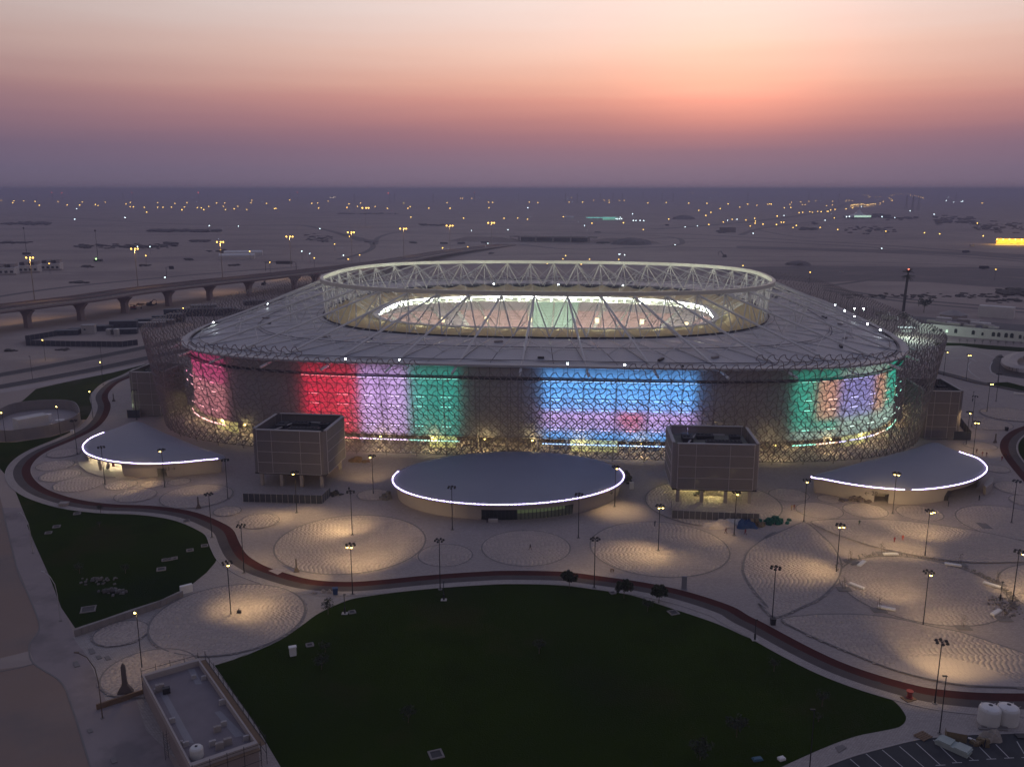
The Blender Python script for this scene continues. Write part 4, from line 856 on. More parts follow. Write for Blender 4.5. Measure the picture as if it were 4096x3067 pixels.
MB().box((0,0,.6), (1.2,.8,1.0)).obj('plant_box', M_dark, bd, at('i',1142,1150,3.13)-o_, .5)
u = MB(); u.lathe((0,0,0), [(.95,0),(1.0,.1),(1.0,1.5),(.8,1.75),(.3,1.85)], 16); u.lathe((0,0,1.85), [(.22,0),(.22,.06)], 10, 1); tag(u.obj('water_tank', [M_water, M_dark], None, at('i',1350,1585,3.13), smooth=False), 'white round water tank on the flat roof of the service building', 'water tank')
lad = MB()
for s in (-.3,.3): lad.tube([(s,0,0),(s,0,5)], .04, 4)
for k in range(14): lad.tube([(-.3,0,.3*k+.3),(.3,0,.3*k+.3)], .03, 3)
for k in range(6):
    pts = [(.35*math.cos(a)*1.1, -.35+.45*math.sin(a), 2+.55*k) for a in np.linspace(PI*1.05, PI*1.95, 6)]; lad.tube(pts, .03, 3)
lad.obj('roof_ladder', M_dark, bd, at('i',1135,1600)-o_+Vector((.25,0,0)), R(60))
sc = thing('scaffolding', o_, 'thin scaffold poles along the lawn side of the flat-roofed service building', 'scaffolding')
def outw(a, b, d): n_ = Vector(((b-a).y, -(b-a).x, 0)).normalized(); n_ = n_ if n_.dot((a+b)/2-ce) > 0 else -n_; return n_*d
for i, j in ((1,2),(2,3),(0,1)):
    w_ = outw(q_[i], q_[j], 1.2 if i else .3); a, b = q_[i]+w_, q_[j]+w_; m_ = int((b-a).length/2.4)
    for k in range(m_+1): p = a.lerp(b, k/m_); MB().tube([p, up(p, 5.2)], .05, 4).obj('scaffold_pole', M_dark, sc)
    for zz in (1.9, 3.6, 4.7): MB().tube([up(a,zz), up(b,zz)], .045, 4).obj('scaffold_rail', M_dark, sc)
    if i: mb = MB(); mb.prism([(p.x,p.y) for p in (q_[i]+w_*.25, q_[j]+w_*.25, b, a)], 3.5, 3.56); mb.obj('scaffold_deck', M_brown, sc)
# tall flask-shaped totem, low wall stubs
def totem(v, x, y, h, label, w_=1.0):
    m_ = MB(); P = [(1.0*w_,0),(1.05*w_,.08*h),(.75*w_,.2*h),(.42*w_,.3*h),(.32*w_,.42*h),(.28*w_,.9*h),(.1*w_,h)]
    vs = []
    for r_, zz in P: vs += [(r_,-.28*r_-.1,zz),(r_,.28*r_+.1,zz),(-r_,.28*r_+.1,zz),(-r_,-.28*r_-.1,zz)]
    m_.add(vs, [(4*i+j, 4*i+(j+1)%4, 4*i+4+(j+1)%4, 4*i+4+j) for i in range(len(P)-1) for j in range(4)] + [(24,25,26,27)]); m_.box((0,0,.08), (2.4*w_,1.2*w_,.16))
    return tag(m_.obj('totem', mat('totem_bronze', (.13,.105,.095), .6, .1, .6), None, at(v,x,y), R(8)), label, 'totem', 'flask-shaped totems on the paving')
totem('i',862,1155,6.0,'tall bronze flask-shaped totem beside the flat-roofed service building', 1.25)
totem('f',375,1580,3.4,'slim flask-shaped totem on the plaza edge next to the bend of the red track', .55)
totem('e',1597,1272,3.6,'slim flask-shaped totem in front of the left service tower', .6)
totem('e',915,412,3.4,'slim flask-shaped totem on the paving near the far bend of the track', .55)
totem('h',1978,745,3.4,'slim flask-shaped totem near the right-hand loop of the track', .55)
tag(MB().box((0,0,1.6), (1.15,.35,3.2)).box((0,0,.06),(1.5,.7,.12)).obj('sign_pylon', mat('grey_sign', (.24,.24,.26), .5, .05, .5), None, at('k',1260,440), R(-6)), 'grey slab-shaped sign pylon standing where paving meets the red track', 'sign')
b2 = at('i',735,1238); tag(MB().box((0,0,.5), (8.5,.35,1.0)).obj('low_wall', M_brown, None, (at('i',735,1240)+at('i',945,1170))/2, math.atan2((at('i',945,1170)-b2).y, (at('i',945,1170)-b2).x)), 'low brown wall joining the service building near the bronze totem', 'wall')
# retaining wall at the left lawn
wp = ats('i', [(512,765),(700,700),(900,632),(1100,560),(1255,492)]); wt = thing('retaining_wall', wp[0], 'concrete retaining wall along the front of the left lawn', 'wall')
for i in range(len(wp)-1):
    a, b = wp[i]-wp[0], wp[i+1]-wp[0]; d = b-a
    for k in range(4): q = a+d*((k+.5)/4); MB().box((q.x,q.y,.75), (d.length/4-.06,.3,1.5), math.atan2(d.y,d.x)).obj('wall_panel', mat('grey_concrete', (.25,.225,.215), .9, .15, .4), wt)
tag(MB().box((0,0,.9), (2.6,.8,1.8)).obj('white_cabin', M_white, None, at('i',1278,460), R(35)), 'white box at the end of the retaining wall by the left lawn', 'box')
tag(MB().box((0,0,.15),(1.2,.9,.3)).box((0,0,1.0), (1.3,.8,1.5)).frustum((0,0,1.75),(1.5,1.0),(1.4,.9),.15).obj('electrical_cabinet', M_white, None, at('j',295,890), R(20)), 'white electrical cabinet alone on the edge of the big lawn', 'cabinet')
tag(MB().box((0,0,.4),(2.2,1.6,.8)).frustum((0,0,.8),(2.6,1.9),(2.4,1.7),.2).obj('utility_cabin', M_concrete, None, at('e',515,1250), .1), 'pale utility cabin at the outer kerb of the left bend', 'cabinet')
# manholes and small boxes in the lawns
for v, x, y, s, txt in (('i',605,578,1.5,'largest pale manhole frame near the retaining wall'),('i',1105,303,1.0,'pale manhole frame on the left lawn, lower of the row of frames'),('i',1130,240,.7,'small square frame left in the row of three on the left lawn'),('i',1165,235,.7,'small square frame in the middle of the row of three on the left lawn'),('i',1195,228,.7,'small square frame right in the row of three on the left lawn'),('i',1302,173,.8,'square frame on the left lawn short of the track bend'),('i',1402,142,.8,'square frame on the left lawn close to the track bend'),('e',620,1315,.9,'square frame on the left lawn below the pale utility cabin'),('e',455,1420,.9,'square frame at the left edge of the left lawn'),('e',390,1470,.8,'square frame lowest at the left edge of the left lawn'),('j',1275,1572,1.1,'square manhole cover near the bottom of the big lawn'),('k',1188,600,1.0,'square frame on the big lawn near the three small trees'),('k',772,465,.6,'small frame at the top edge of the big lawn'),('j',700,597,.7,'small frame beside the short lamp at the top left of the big lawn'),('j',410,822,.7,'small frame beside the white electrical cabinet'),('e',1500,1375,.8,'frame on the left lawn by the kerb of the track')):
    m_ = MB(); s *= .9
    for q in ((0,-s,2.3*s,.3),(0,s,2.3*s,.3),(-s,0,.3,1.7*s),(s,0,.3,1.7*s)): m_.box((q[0],q[1],.1), (q[2],q[3],.2))
    m_.box((0,0,.07), (1.7*s,1.7*s,.06), mi=1); tag(m_.obj('manhole', [mat('manhole_frame', (.22,.2,.19), .9, .1, 1), M_dark], None, at(v,x,y), R(20)), txt, 'manhole')
tag(MB().box((0,0,.12), (1.6,.9,.2)).box((0,0,.3),(1.3,.7,.16)).obj('blue_crate', mat('blue_lid', (.05,.13,.19), .6, .1, 1), None, at('k',1763,1606), .2), 'flat blue crate lying low on the big lawn', 'crate')
tag(MB().box((0,0,.2), (1.1,.8,.4)).box((0,0,.45),(.8,.5,.1)).obj('white_crate', M_white, None, at('l',222,1605), .4), 'small white crate at the bottom edge of the big lawn', 'crate')
pile('block_stack', at('i',670,385), 5, 2.4, 34, .7, mat('dusty_blocks', (.15,.14,.13), .9, .2, 1, island=.3), 'scattered concrete blocks lying on the left lawn', 'blocks', 21)
pile('block_stack', at('i',775,462), 4.5, 1.6, 30, 0.8, mat('grey_blocks', (.13,.125,.12), .9, .2, 1, island=.3), 'grey kerb blocks in a loose row on the left lawn', 'blocks', 22)
for k, (x, y, txt) in enumerate(((440,468,'leftmost of'),(505,462,'middle of'),(545,464,'rightmost of'))): pile('kerb_stones', at('j',x,y), 1.1, .4, 9, .5, M_concrete, txt+' three small heaps of kerb stones by the track near the blue bin', 'stones', 30+k)
tag(MB().frustum((0,0,0),(.9,.8),(1.1,1.0),1.5).box((0,0,1.58),(1.2,1.1,.14)).obj('blue_bin', M_blue, None, at('j',585,475), .3), 'blue bin beside the track at the top of the big lawn', 'bin')
# ------------------------------------------------------------------ plaza lamps: mast with a crown of floodlight heads
WARM = (1,.70,.34)
pm = MB(); pm.tube([(0,0,.1),(0,0,1.2),(0,0,12)], [.16,.11,.075], 7); D_pole = pm.data('pole', M_black)
D_base = MB().lathe((0,0,0), [(.5,0),(.5,.12),(.3,.16)], 8).data('base_plate', M_band)
pm = MB()
for k in range(6): a = 2*PI*k/6; pm.tube([(0,0,11.7),(.5*math.cos(a),.5*math.sin(a),12.15),(.95*math.cos(a),.95*math.sin(a),12.0)], .055, 4)
D_arm = pm.data('head_bracket', M_black)
pm = MB(); pm.frustum((0,0,-.32), (.5,.42), (.3,.25), .38); D_head = pm.data('lamp_head', M_black)
D_lens = MB().lathe((0,0,-.46), [(.12,-.1),(.25,0),(.25,.12)], 8).data('lens', M_lampwarm)
def plaza_lamp(v, x, y, lit, label, pools=(), az=0, power=4600):
    p = at(v, x, y); t = thing('plaza_lamp', p, label, 'lamp', 'tall multi-headed lamps on the plaza', az)
    link('pole', D_pole, t); link('base_plate', D_base, t); link('head_bracket', D_arm, t)
    order = sorted(range(6), key=lambda k: math.sin(2*PI*k/6+az))
    for n_, k in enumerate(order):
        a = 2*PI*k/6; h = link('lamp_head', D_head, t, (.95*math.cos(a), .95*math.sin(a), 12.0))
        if n_ < lit: link('lens', D_lens, h)
    for (pv, px, py, k) in pools:
        tg = at(pv, px, py); d = tg-p; d.z = 0; d = d.normalized() if d.length > .1 else Vector((0,-1,0)); src = p+Vector((0,0,11.5))+d*1.3
        dist = (tg-src).length; spot('lamp_beam', src, tg, power*k*max(1, (dist/13)**2), 92 if dist < 20 else 74, WARM, 1.0, .5)
PL = [('e',845,1080,0,'unlit plaza lamp standing in front of the yellow porch of the left pavilion',[]), ('e',1325,1103,1,'plaza lamp with one glowing head in front of the left pavilion door',[('e',975,1080,.75)]),
 ('e',1833,1197,0,'unlit plaza lamp between the left pavilion and the left service tower',[('e',1440,1062,.3)]), ('e',1705,1505,0,'unlit plaza lamp just inside the left lawn by the track',[]), ('e',622,838,0,'unlit plaza lamp left of the violet rim of the left pavilion',[]),
 ('e',1100,560,0,'unlit plaza lamp beyond the left pavilion by the greenish tower',[]), ('f',377,1105,1,'plaza lamp with one glowing head in front of the left service tower',[('f',420,1130,.75),('f',60,1170,.8)]),
 ('f',823,1285,0,'unlit plaza lamp inside the big paving circle right of the left service tower',[('f',760,1215,1.5),('f',560,1255,.8)]), ('f',992,957,1,'plaza lamp between the left service tower and the oval pavilion',[('f',930,690,.4)]),
 ('f',1627,1243,0,'unlit plaza lamp in front of the dark panes of the oval pavilion',[]), ('j',703,475,2,'plaza lamp with two glowing heads between the track and the big lawn',[('f',980,1270,.8),('f',150,1545,.6),('j',700,360,.35)]),
 ('j',1303,440,0,'unlit plaza lamp by the small paving circle, left of the walking person',[]), ('i',1673,328,0,'unlit plaza lamp on the inner bend of the track by the left lawn',[('j',90,210,.4)]),
 ('i',1583,613,1,'plaza lamp with one glowing head and a trolley at its foot by the lawn',[('i',1660,565,1.15),('i',1900,600,.55)]), ('g',630,1308,0,'unlit plaza lamp in front of the right end of the lit lobby',[]),
 ('g',922,1057,1,'plaza lamp at the right tip of the oval pavilion',[('g',950,1090,1.3)]), ('g',1272,1410,2,'plaza lamp with two glowing heads amid the large paving circle by the lit tower',[('g',1130,1440,1.4),('g',1420,1500,.4)]),
 ('g',1882,1288,1,'plaza lamp between the two workers in front of the lit tower',[('g',1650,1270,.6),('g',1900,1400,.3)]), ('k',645,430,0,'unlit plaza lamp at the lawn edge left of the three small trees',[('k',550,270,.35)]),
 ('h',440,1380,1,'plaza lamp at the left tip of the right-hand pavilion, by two standing people',[('h',520,1320,.55),('h',250,1330,.4)]), ('h',1155,1315,2,'plaza lamp with two glowing heads seen against the roof of the right-hand pavilion',[('h',960,1310,.65),('h',1080,1230,.4)]),
 ('l',598,322,2,'plaza lamp with two glowing heads rising from the edge of the leaf-shaped paving',[('l',370,310,1.3),('h',960,1480,.6)]), ('l',1205,212,2,'plaza lamp with two glowing heads above the ring of white benches',[('l',1060,170,.8),('h',1360,1320,.7)]),
 ('h',2110,1388,0,'unlit plaza lamp at the right end of the right-hand pavilion',[]), ('h',1745,760,1,'plaza lamp with a glowing head left of its twin, behind the right-hand pavilion',[('h',1700,640,.3)]), ('h',1800,848,2,'plaza lamp with two glowing heads beside three walking people',[('h',1840,800,.6)]),
 ('h',1790,617,0,'unlit tall plaza lamp beyond the twin lamps on the right',[]), ('h',1912,497,2,'plaza lamp with two glowing heads near the far boundary on the right',[]), ('h',1985,413,0,'unlit plaza lamp near the far boundary on the right, behind its lit neighbour',[]),
 ('l',158,652,0,'unlit plaza lamp where the leaf-shaped paving meets the track',[]), ('l',1192,685,1,'plaza lamp with one glowing head in front of the ring of white benches',[('l',830,300,.55),('l',1340,630,.5)]),
 ('l',1805,527,1,'plaza lamp with one glowing head at the right end of the bench ring',[('l',1900,440,1.0)]), ('l',1272,1220,0,'unlit plaza lamp nearest the camera, beside the track above the water tanks',[('l',1400,770,.9),('l',1130,1090,.5)]),
 ('h',1565,205,1,'plaza lamp with one glowing head on the far right car park, left of two',[]), ('h',1745,235,2,'plaza lamp with two glowing heads on the far right car park',[]), ('h',2000,255,0,'unlit lamp post on the far right car park below the curved canopy',[])]
for k, q in enumerate(PL): plaza_lamp(*q, az=R(k*23))
for c_ in ((2.2,0),):
    m_ = MB(); m_.tube([(0,0,.1),(.6,.3,1.2)], .06, 4); m_.tube([(.9,0,.1),(.5,.3,1.2)], .06, 4); m_.box((.6,.2,.6), (.9,.5,.5)); tag(m_.obj('equipment', M_dark, None, at('i',1618,612)), 'dark tool trolley at the foot of the lamp left of the big lawn', 'trolley')
# single-headed path and road lamps, short posts
def arm_lamp(v, x, y, h, lit, label, reach=1.2, az=0, m=M_black, cat='lamp', bow=False):
    p = at(v, x, y); t = thing('street_lamp', p, label, cat, None, az)
    pts = [(0,0,0),(0,0,h*.5),(0,0,h)] if not bow else [(0,0,0),(0,0,h*.55),(-.12*reach,0,h*.78),(-.5*reach,0,h*.94),(-reach,0,h)]
    MB().tube(pts, [.11]+[.08]*(len(pts)-1), 6).obj('pole', m, t); e = pts[-1]; MB().box((e[0]-.25,e[1],h+.05), (.75,.3,.16)).obj('lamp_head', m, t); MB().lathe((0,0,0), [(.35,0),(.3,.12)], 8).obj('base_plate', M_band, t)
    if lit: MB().ico((e[0]-.3,e[1],h-.12), .26).obj('lens', M_lampwarm, t); spot('lamp_beam', p+Vector((e[0],e[1],h-.4)), p+Vector((e[0]*2,-2,0)), 1500*lit, 120, WARM, 1.0, .3)
for a in (('i',973,978,11.5,.8,'street lamp with a glowing head between the left lawn and the service building',.3), ('e',487,685,11,.4,'path lamp with a glowing head in front of the round walled yard',.3), ('e',748,550,11,.4,'path lamp with a glowing head on the outer kerb of the far bend',.3),
          ('e',830,283,11,.4,'street lamp with a glowing head where the far lawn meets the dual road',.3), ('e',48,740,11,.4,'path lamp with a glowing head at the left end of the round walled yard',.3), ('a',365,1490,11,.5,'street lamp with a glowing head by the dark hoarding on the left sand',.8), ('a',1487,1200,11,.4,'street lamp with a glowing head behind the left lattice among the site cabins',.8),
          ('l',1305,1425,10.5,0,'plain lamp post at the car park corner, left of the water tanks',.6), ('l',412,1700,11,.0,'slender lamp post with a pale tip at the bottom edge of the big lawn',.2), ('e',1795,415,4,0,'short dark post beyond the twin lamps on the right',.1), ('a',825,1560,11,0,'unlit street lamp by the dual road in front of the lattice',.3), ('a',262,1640,11,0,'unlit street lamp on the left by the dual road',.3)):
    arm_lamp(*a)
arm_lamp('i',703,1320,12,0,'bowed brown street lamp left of the service building',3.2,R(-8),mat('brown_steel',(.12,.085,.06),.6,.08,1),bow=True)
arm_lamp('i',415,655,10.5,0,'bowed pale street lamp at the left edge of the left lawn',3.0,R(-20),M_joist,bow=True)
arm_lamp('i',225,190,10,0,'bowed street lamp farther along the left edge of the left lawn',2.6,R(-25),M_joist,bow=True)
for v, x, y, txt in (('j',650,605,'short lamp post with black base at the top left of the big lawn'),('j',1328,512,'short lamp post with black base at the top of the big lawn'),('l',40,785,'short lamp post with black base on the pale path right of the three trees'),('l',1720,515,'short black post by the rubble at the right end of the bench ring'),('h',1797,415,'short black post on the paving beyond the right-hand pavilion')):
    t = thing('short_lamp', at(v,x,y), txt, 'lamp'); MB().tube([(0,0,.1),(0,0,1.4)], .2, 7).obj('base', M_black, t); MB().tube([(0,0,1.4),(0,0,4.4)], .07, 6).obj('pole', M_black, t); MB().box((0,0,.06), (1.3,1.1,.12)).obj('footing', M_joist, t); MB().box((.1,0,4.4), (.5,.25,.14)).obj('lamp_head', M_black, t)
# ------------------------------------------------------------------ people
def person_mat(name, shoes, legs, top, skin, hat):
    m = mat(name, (.2,.2,.2), .8, 0); nt = m.node_tree; b = nt.nodes['Principled BSDF']; t = nt.nodes.new('ShaderNodeTexCoord'); s = nt.nodes.new('ShaderNodeSeparateXYZ'); nt.links.new(t.outputs['Object'], s.inputs[0])
    n = nt.nodes.new('ShaderNodeValToRGB'); n.color_ramp.interpolation = 'CONSTANT'; e = n.color_ramp.elements; e[0].color = (*shoes,1); e[1].position = .06; e[1].color = (*legs,1)
    for p, c in ((.51,top),(.845,skin),(.93,hat)):
        k = e.new(p); k.color = (*c,1)
    nt.links.new(math_node(nt,'DIVIDE',s.outputs[2],1.8), n.inputs[0]); nt.links.new(n.outputs[0], b.inputs['Base Color']); return m
def person(v, x, y, label, look, pose='stand', face=0):
    st = {'walk':(.30,.12),'stand':(.06,.0),'hips':(.14,.0)}[pose]; a, kb = st
    J = [(0,0,.93,.15),(0,0,1.2,.145),(0,0,1.42,.15),(0,.01,1.52,.065),(0,.02,1.58,.085),(0,.02,1.72,.10)]; E = [(0,1),(1,2),(2,3),(3,4),(4,5)]
    for s in (-1,1):
        o = len(J); f = a*s if pose == 'walk' else 0; sp = .1 if pose != 'hips' else .15
        J += [(s*.1,0,.88,.1),(s*sp,f*.55+.03,.5,.075),(s*sp,f-(.1 if f < 0 else 0),.1,.05),(s*sp,f+.15,.04,.045)]; E += [(0,o),(o,o+1),(o+1,o+2),(o+2,o+3)]
        o = len(J)
        if pose == 'hips': J += [(s*.2,0,1.42,.07),(s*.42,-.03,1.2,.055),(s*.2,.1,1.0,.045)]
        else: J += [(s*.2,0,1.42,.07),(s*.25,-f*.4,1.14,.055),(s*.24,-f*.9+.06,.86,.045)]
        E += [(2,o),(o,o+1),(o+1,o+2)]
    me = bpy.data.meshes.new('person'); me.from_pydata([j[:3] for j in J], E, []); o = link('person', me, None, at(v,x,y), face); me.materials.append(look)
    md = o.modifiers.new('skin','SKIN'); sv = me.skin_vertices[0].data
    for i, j in enumerate(J): sv[i].radius = (j[3],j[3]*.85); sv[i].use_root = i == 0
    o.modifiers.new('sub','SUBSURF').levels = 1; o.modifiers['sub'].render_levels = 1
    tag(o, label, 'person')
SK = (.16,.09,.06); DK = (.02,.02,.025)
pa = person_mat('dark_clothes', DK, (.03,.03,.045), (.025,.025,.03), SK, DK); pb = person_mat('red_coverall', DK, (.24,.03,.035), (.26,.03,.035), SK, (.25,.04,.03)); pc = person_mat('orange_coverall', DK, (.5,.10,.06), (.5,.10,.06), SK, (.45,.12,.05)); pd_ = person_mat('brown_coverall', DK, (.16,.05,.04), (.17,.055,.045), SK, (.2,.18,.1)); pe = person_mat('khaki_clothes', DK, (.34,.22,.12), (.38,.26,.14), SK, DK); pf = person_mat('green_clothes', DK, (.03,.045,.04), (.035,.06,.05), SK, DK); pg = person_mat('shorts_walker', DK, (.15,.085,.07), (.02,.02,.024), SK, DK)
for q in (('k',207,170,'person with bare legs walking across a paving circle before the oval pavilion',pg,'walk',R(-70)),('g',1245,1215,'person in dark clothes at the edge of the large circle left of the lit tower',pa,'stand',1),
          ('g',1815,1272,'worker in a brown coverall walking left of the lamp by the lit tower',pd_,'walk',R(70)),('g',1972,1282,'worker in a red coverall walking right of the lamp by the lit tower',pb,'walk',R(60)),
          ('h',342,1288,'person in khaki standing by the lamp at the left tip of the right-hand pavilion',pe,'stand',.5),('h',362,1284,'person in purplish brown standing close beside the one in khaki',pd_,'stand',-.5),
          ('h',885,1412,'person in dark green standing with hands on hips on the wide paving',pf,'hips',0),('l',995,121,'worker in a dark red coverall, left of the pair above the bench ring',pb,'stand',.3),('l',1052,108,'worker in an orange coverall, right of the pair above the bench ring',pc,'stand',-.4),
          ('h',1829,830,'worker leftmost of three walking in line by the twin-headed lamp on the right',pd_,'walk',R(30)),('h',1875,852,'worker in the middle of three walking in line by the twin-headed lamp on the right',pb,'walk',R(20)),('h',1908,857,'worker rightmost of three walking in line by the twin-headed lamp on the right',pd_,'walk',R(20)),
          ('h',2032,890,'worker stepping onto the right-hand loop of the track',pb,'walk',R(-20)),('h',2065,866,'worker on the red track of the right-hand loop, left of two close together',pd_,'stand',0),('h',2092,868,'worker on the red track of the right-hand loop, right of two close together',pd_,'stand',.6),
          ('h',1602,1258,'person in black bending near the door of the right-hand pavilion',pa,'hips',1.2),('h',1850,1208,'person in black beside the entrance wing of the right-hand pavilion',pa,'stand',1.5),('f',1907,1188,'person in black by a white barrier in front of the dark panes',pa,'stand',.2),('f',797,940,'person in dark clothes by the lamp head near the left service tower',pa,'stand',0),('l',1612,1525,'person in black stooping over sacks in the car park',pa,'hips',.8)): person(*q)
tag(MB().box((0,0,.4), (2.6,.5,.8)).frustum((0,0,.8),(2.6,.5),(2.5,.2),.2).obj('barrier', M_joist, None, at('f',1955,1180)), 'white barrier lying in front of the dark panes of the oval pavilion', 'barrier')
# ------------------------------------------------------------------ trees, benches and pits round the bench ring
def tree(v, x, y, h, r, label, m=M_leaf, cat='tree', seed=0, n=520, name='tree', trunk=.09):
    rr = random.Random(seed); t = thing(name, at(v,x,y), label, cat); tb = MB(); tb.tube([(0,0,0),(.04,.02,h*.3),(0,0,h*.55),(.05,0,h*.85)], [trunk,trunk*.8,trunk*.6,trunk*.25], 6); tips = []
    for k in range(8):
        a = k*2.4; q = (r*.7*math.cos(a), r*.7*math.sin(a), h*(.62+.3*rr.random())); tb.tube([(0,0,h*(.35+.03*k)), (q[0]*.5,q[1]*.5,(h*.45+q[2])/2), q], [trunk*.45,trunk*.3,trunk*.1], 4); tips.append(q)
    tb.obj('trunk', M_bark, t); cb = MB()
    cl = [(tp, r*rr.uniform(.28,.5)) for tp in tips] + [((rr.gauss(0,.25)*r, rr.gauss(0,.25)*r, h*rr.uniform(.6,1.0)), r*.4) for _ in range(6)]
    for i in range(n):
        (cx_, cy_, cz_), cr = cl[i % len(cl)]; d = Vector((rr.gauss(0,1), rr.gauss(0,1), rr.gauss(0,1))).normalized()*cr*rr.random()**.4; p = Vector((cx_,cy_,cz_))+d*1.0; p.z = max(p.z, h*.3)
        u = Vector((rr.gauss(0,1), rr.gauss(0,1), rr.gauss(0,.6))).normalized(); w_ = u.cross(Vector((rr.gauss(0,1),rr.gauss(0,1),1))).normalized(); s = r*rr.uniform(.09,.19)
        cb.add([p-u*s, p+w_*s*.5, p+u*s, p-w_*s*.5], [(0,1,2,3)])
    cb.obj('crown', m, t); return t
for v, x, y, h, r, txt, n_ in (('k',473,432,3.8,1.9,'leftmost of three small round trees on the lawn edge by the track',1300),('k',848,500,3.7,1.9,'middle of three small round trees on the lawn edge by the track',1300),('k',1088,530,3.5,1.9,'rightmost of three small round trees on the lawn edge by the track',1300),('j',535,612,3.4,1.4,'thin young tree at the top left edge of the big lawn',240),('k',268,880,2.6,1.4,'faint young tree on the left half of the big lawn',220),('k',1010,590,2.6,1.3,'dim young tree just below the three round trees',240),('k',1370,1610,3.4,1.9,'dim pale-leaved tree at the bottom of the big lawn',320),('k',1620,1450,3.4,1.9,'dim tree right of the pale-leaved tree on the big lawn',320),('j',490,990,2.6,1.6,'dim shrub below the white electrical cabinet',260),('j',515,870,2.2,1.2,'dim shrub right of the white electrical cabinet',200),('j',1085,1350,2.6,1.5,'dim shrub in the middle of the big lawn',240),('l',170,1000,2.6,1.2,'dim shrub on the right part of the big lawn',220),('l',500,1240,2.8,1.2,'dim shrub near the right tip of the big lawn',220),('l',475,1345,1.4,.8,'low shrub by the slender lamp post on the big lawn',120),('e',810,1310,2.4,1.0,'small tree by the outer kerb of the left bend',200),('i',545,330,2.4,1.2,'dim shrub behind the concrete blocks on the left lawn',200),('i',860,330,2.2,1.1,'dim shrub right of the concrete blocks on the left lawn',200),('e',800,1420,1.6,.8,'tiny shrub in the middle of the left lawn',120)):
    tree(v, x, y, h, r, txt, M_leaf if n_ > 500 else M_leaf_dark, seed=int(x), n=n_)
for k, (x, y, txt) in enumerate(((692,248,'sapling with stakes left of the top bench of the ring'),(918,195,'bent sapling with stakes behind the top bench of the ring'),(1446,272,'staked sapling behind the upper right bench of the ring'),(1705,405,'staked sapling behind the right bench of the ring'),(1745,645,'staked sapling by the rubble at the right of the ring'),(1467,705,'staked sapling in front of the bench ring'),(890,585,'staked sapling behind the lower left bench of the ring'),(650,440,'staked sapling with a red tie at the left of the ring'))):
    t = thing('sapling', at('l',x,y), txt, 'sapling', 'staked saplings round the bench ring'); bend = .7 if k == 1 else .1
    MB().tube([(0,0,0),(0,0,1.6),(-bend,0,2.8)], [.05,.04,.015], 4).obj('trunk', M_bark, t)
    for s in (-.35,.35): MB().tube([(s,.1,0),(s,.1,2.0)], .035, 4).obj('stake', M_bark, t)
    cb = MB(); rr = random.Random(k)
    for i in range(46): p = Vector((-bend*.8+rr.gauss(0,.28), rr.gauss(0,.25), rr.uniform(1.7,3.0))); cb.add([p, p+Vector((.12,.05,.05)), p+Vector((.05,.02,.14))], [(0,1,2)])
    cb.obj('leaves', M_leaf_dark, t); MB().prism([(-1.5,-1.1),(1.5,-1.1),(1.5,1.1),(-1.5,1.1)], .1, .17).obj('planting_pit', M_band, t)
for k, (x, y, a, txt) in enumerate(((770,272,48,'white bench upper left in the ring, beside a grey plank'),(970,207,0,'white bench at the top of the ring'),(1396,280,-22,'white bench upper right in the ring'),(1662,418,-48,'white bench at the right of the ring'),(1692,607,38,'white bench lower right in the ring'),(738,425,-52,'white bench at the left of the ring by the staked sapling'),(940,578,-26,'white bench lower left in the ring'))):
    t = thing('bench', at('l',x,y), txt, 'bench', 'white benches in a ring on the paving', R(a)); MB().box((0,0,.42), (3.6,.9,.34)).obj('seat', M_white, t)
    for s in (-1.25,1.25): MB().box((s,0,.14), (.7,.7,.25)).obj('plinth', M_concrete, t)
stuff(tag(pile('rubble', at('l',1740,560), 4, 6, 60, .5, mat('dust_rubble', (.19,.16,.14), .95, .2, 1, island=.3), 'line of rubble along the right edge of the bench ring', 'rubble', 41)))
mb = MB(); rr = random.Random(5); c_ = (at('l',640,432)+at('l',1720,432))/2; rad = (at('l',640,432)-at('l',1720,432)).length/2
for k in range(260):
    a = R(rr.uniform(20,150)) if k % 2 else R(rr.uniform(-30,25)); q = rad+rr.gauss(.6,.5); s = rr.uniform(.15,.5); mb.frustum((c_.x+q*math.cos(a), c_.y+q*math.sin(a), .2), (s,s*.7), (s*.7,s*.4), s*.5, a)
stuff(tag(mb.obj('edging_rubble', M_band), 'dug-up edging stones and earth along the back of the bench ring', 'rubble'))
tag(MB().box((0,0,.2), (3,.7,.12)).obj('plank', M_band, None, at('l',728,265), R(35)), 'grey plank beside the upper left bench of the ring', 'plank')
# ------------------------------------------------------------------ water tanks, reel, car park clutter
for x, y, txt in ((1640,1352,'white cylindrical water tank, left of the pair by the car park'),(1765,1348,'white cylindrical water tank, right of the pair by the car park')):
    t = thing('water_tank', at('l',x,y), txt, 'water tank', 'pair of white water tanks'); t.scale = (.8,.8,.78); r = 2.15; u = MB(); u.lathe((0,0,0), [(r,0),(r*1.01,.2),(r,.5),(r*1.015,1.4),(r,2.4),(r*1.01,3.3),(r*.97,3.6)], 28); u.obj('tank', M_water, t, smooth=True)
    u = MB(); u.lathe((0,0,3.55), [(r*.97,0),(r*.8,.28),(r*.35,.5),(.3,.55)], 28); u.obj('lid', M_white, t, smooth=True); MB().lathe((.2,.3,4.03), [(.42,0),(.42,.12),(.3,.14)], 12).obj('hatch', M_dark, t)
    for a in (.6,2.2,3.9): MB().tube([(r*.9*math.cos(a),r*.9*math.sin(a),3.5),(r*.9*math.cos(a),r*.9*math.sin(a),3.95),(r*.75*math.cos(a),r*.75*math.sin(a),4.0)], .08, 5).obj('lifting_lug', M_white, t)
    MB().tube([(r*.95,.2,3.3),(r+.6,.3,3.6)], .07, 5).obj('pipe', M_joist, t)
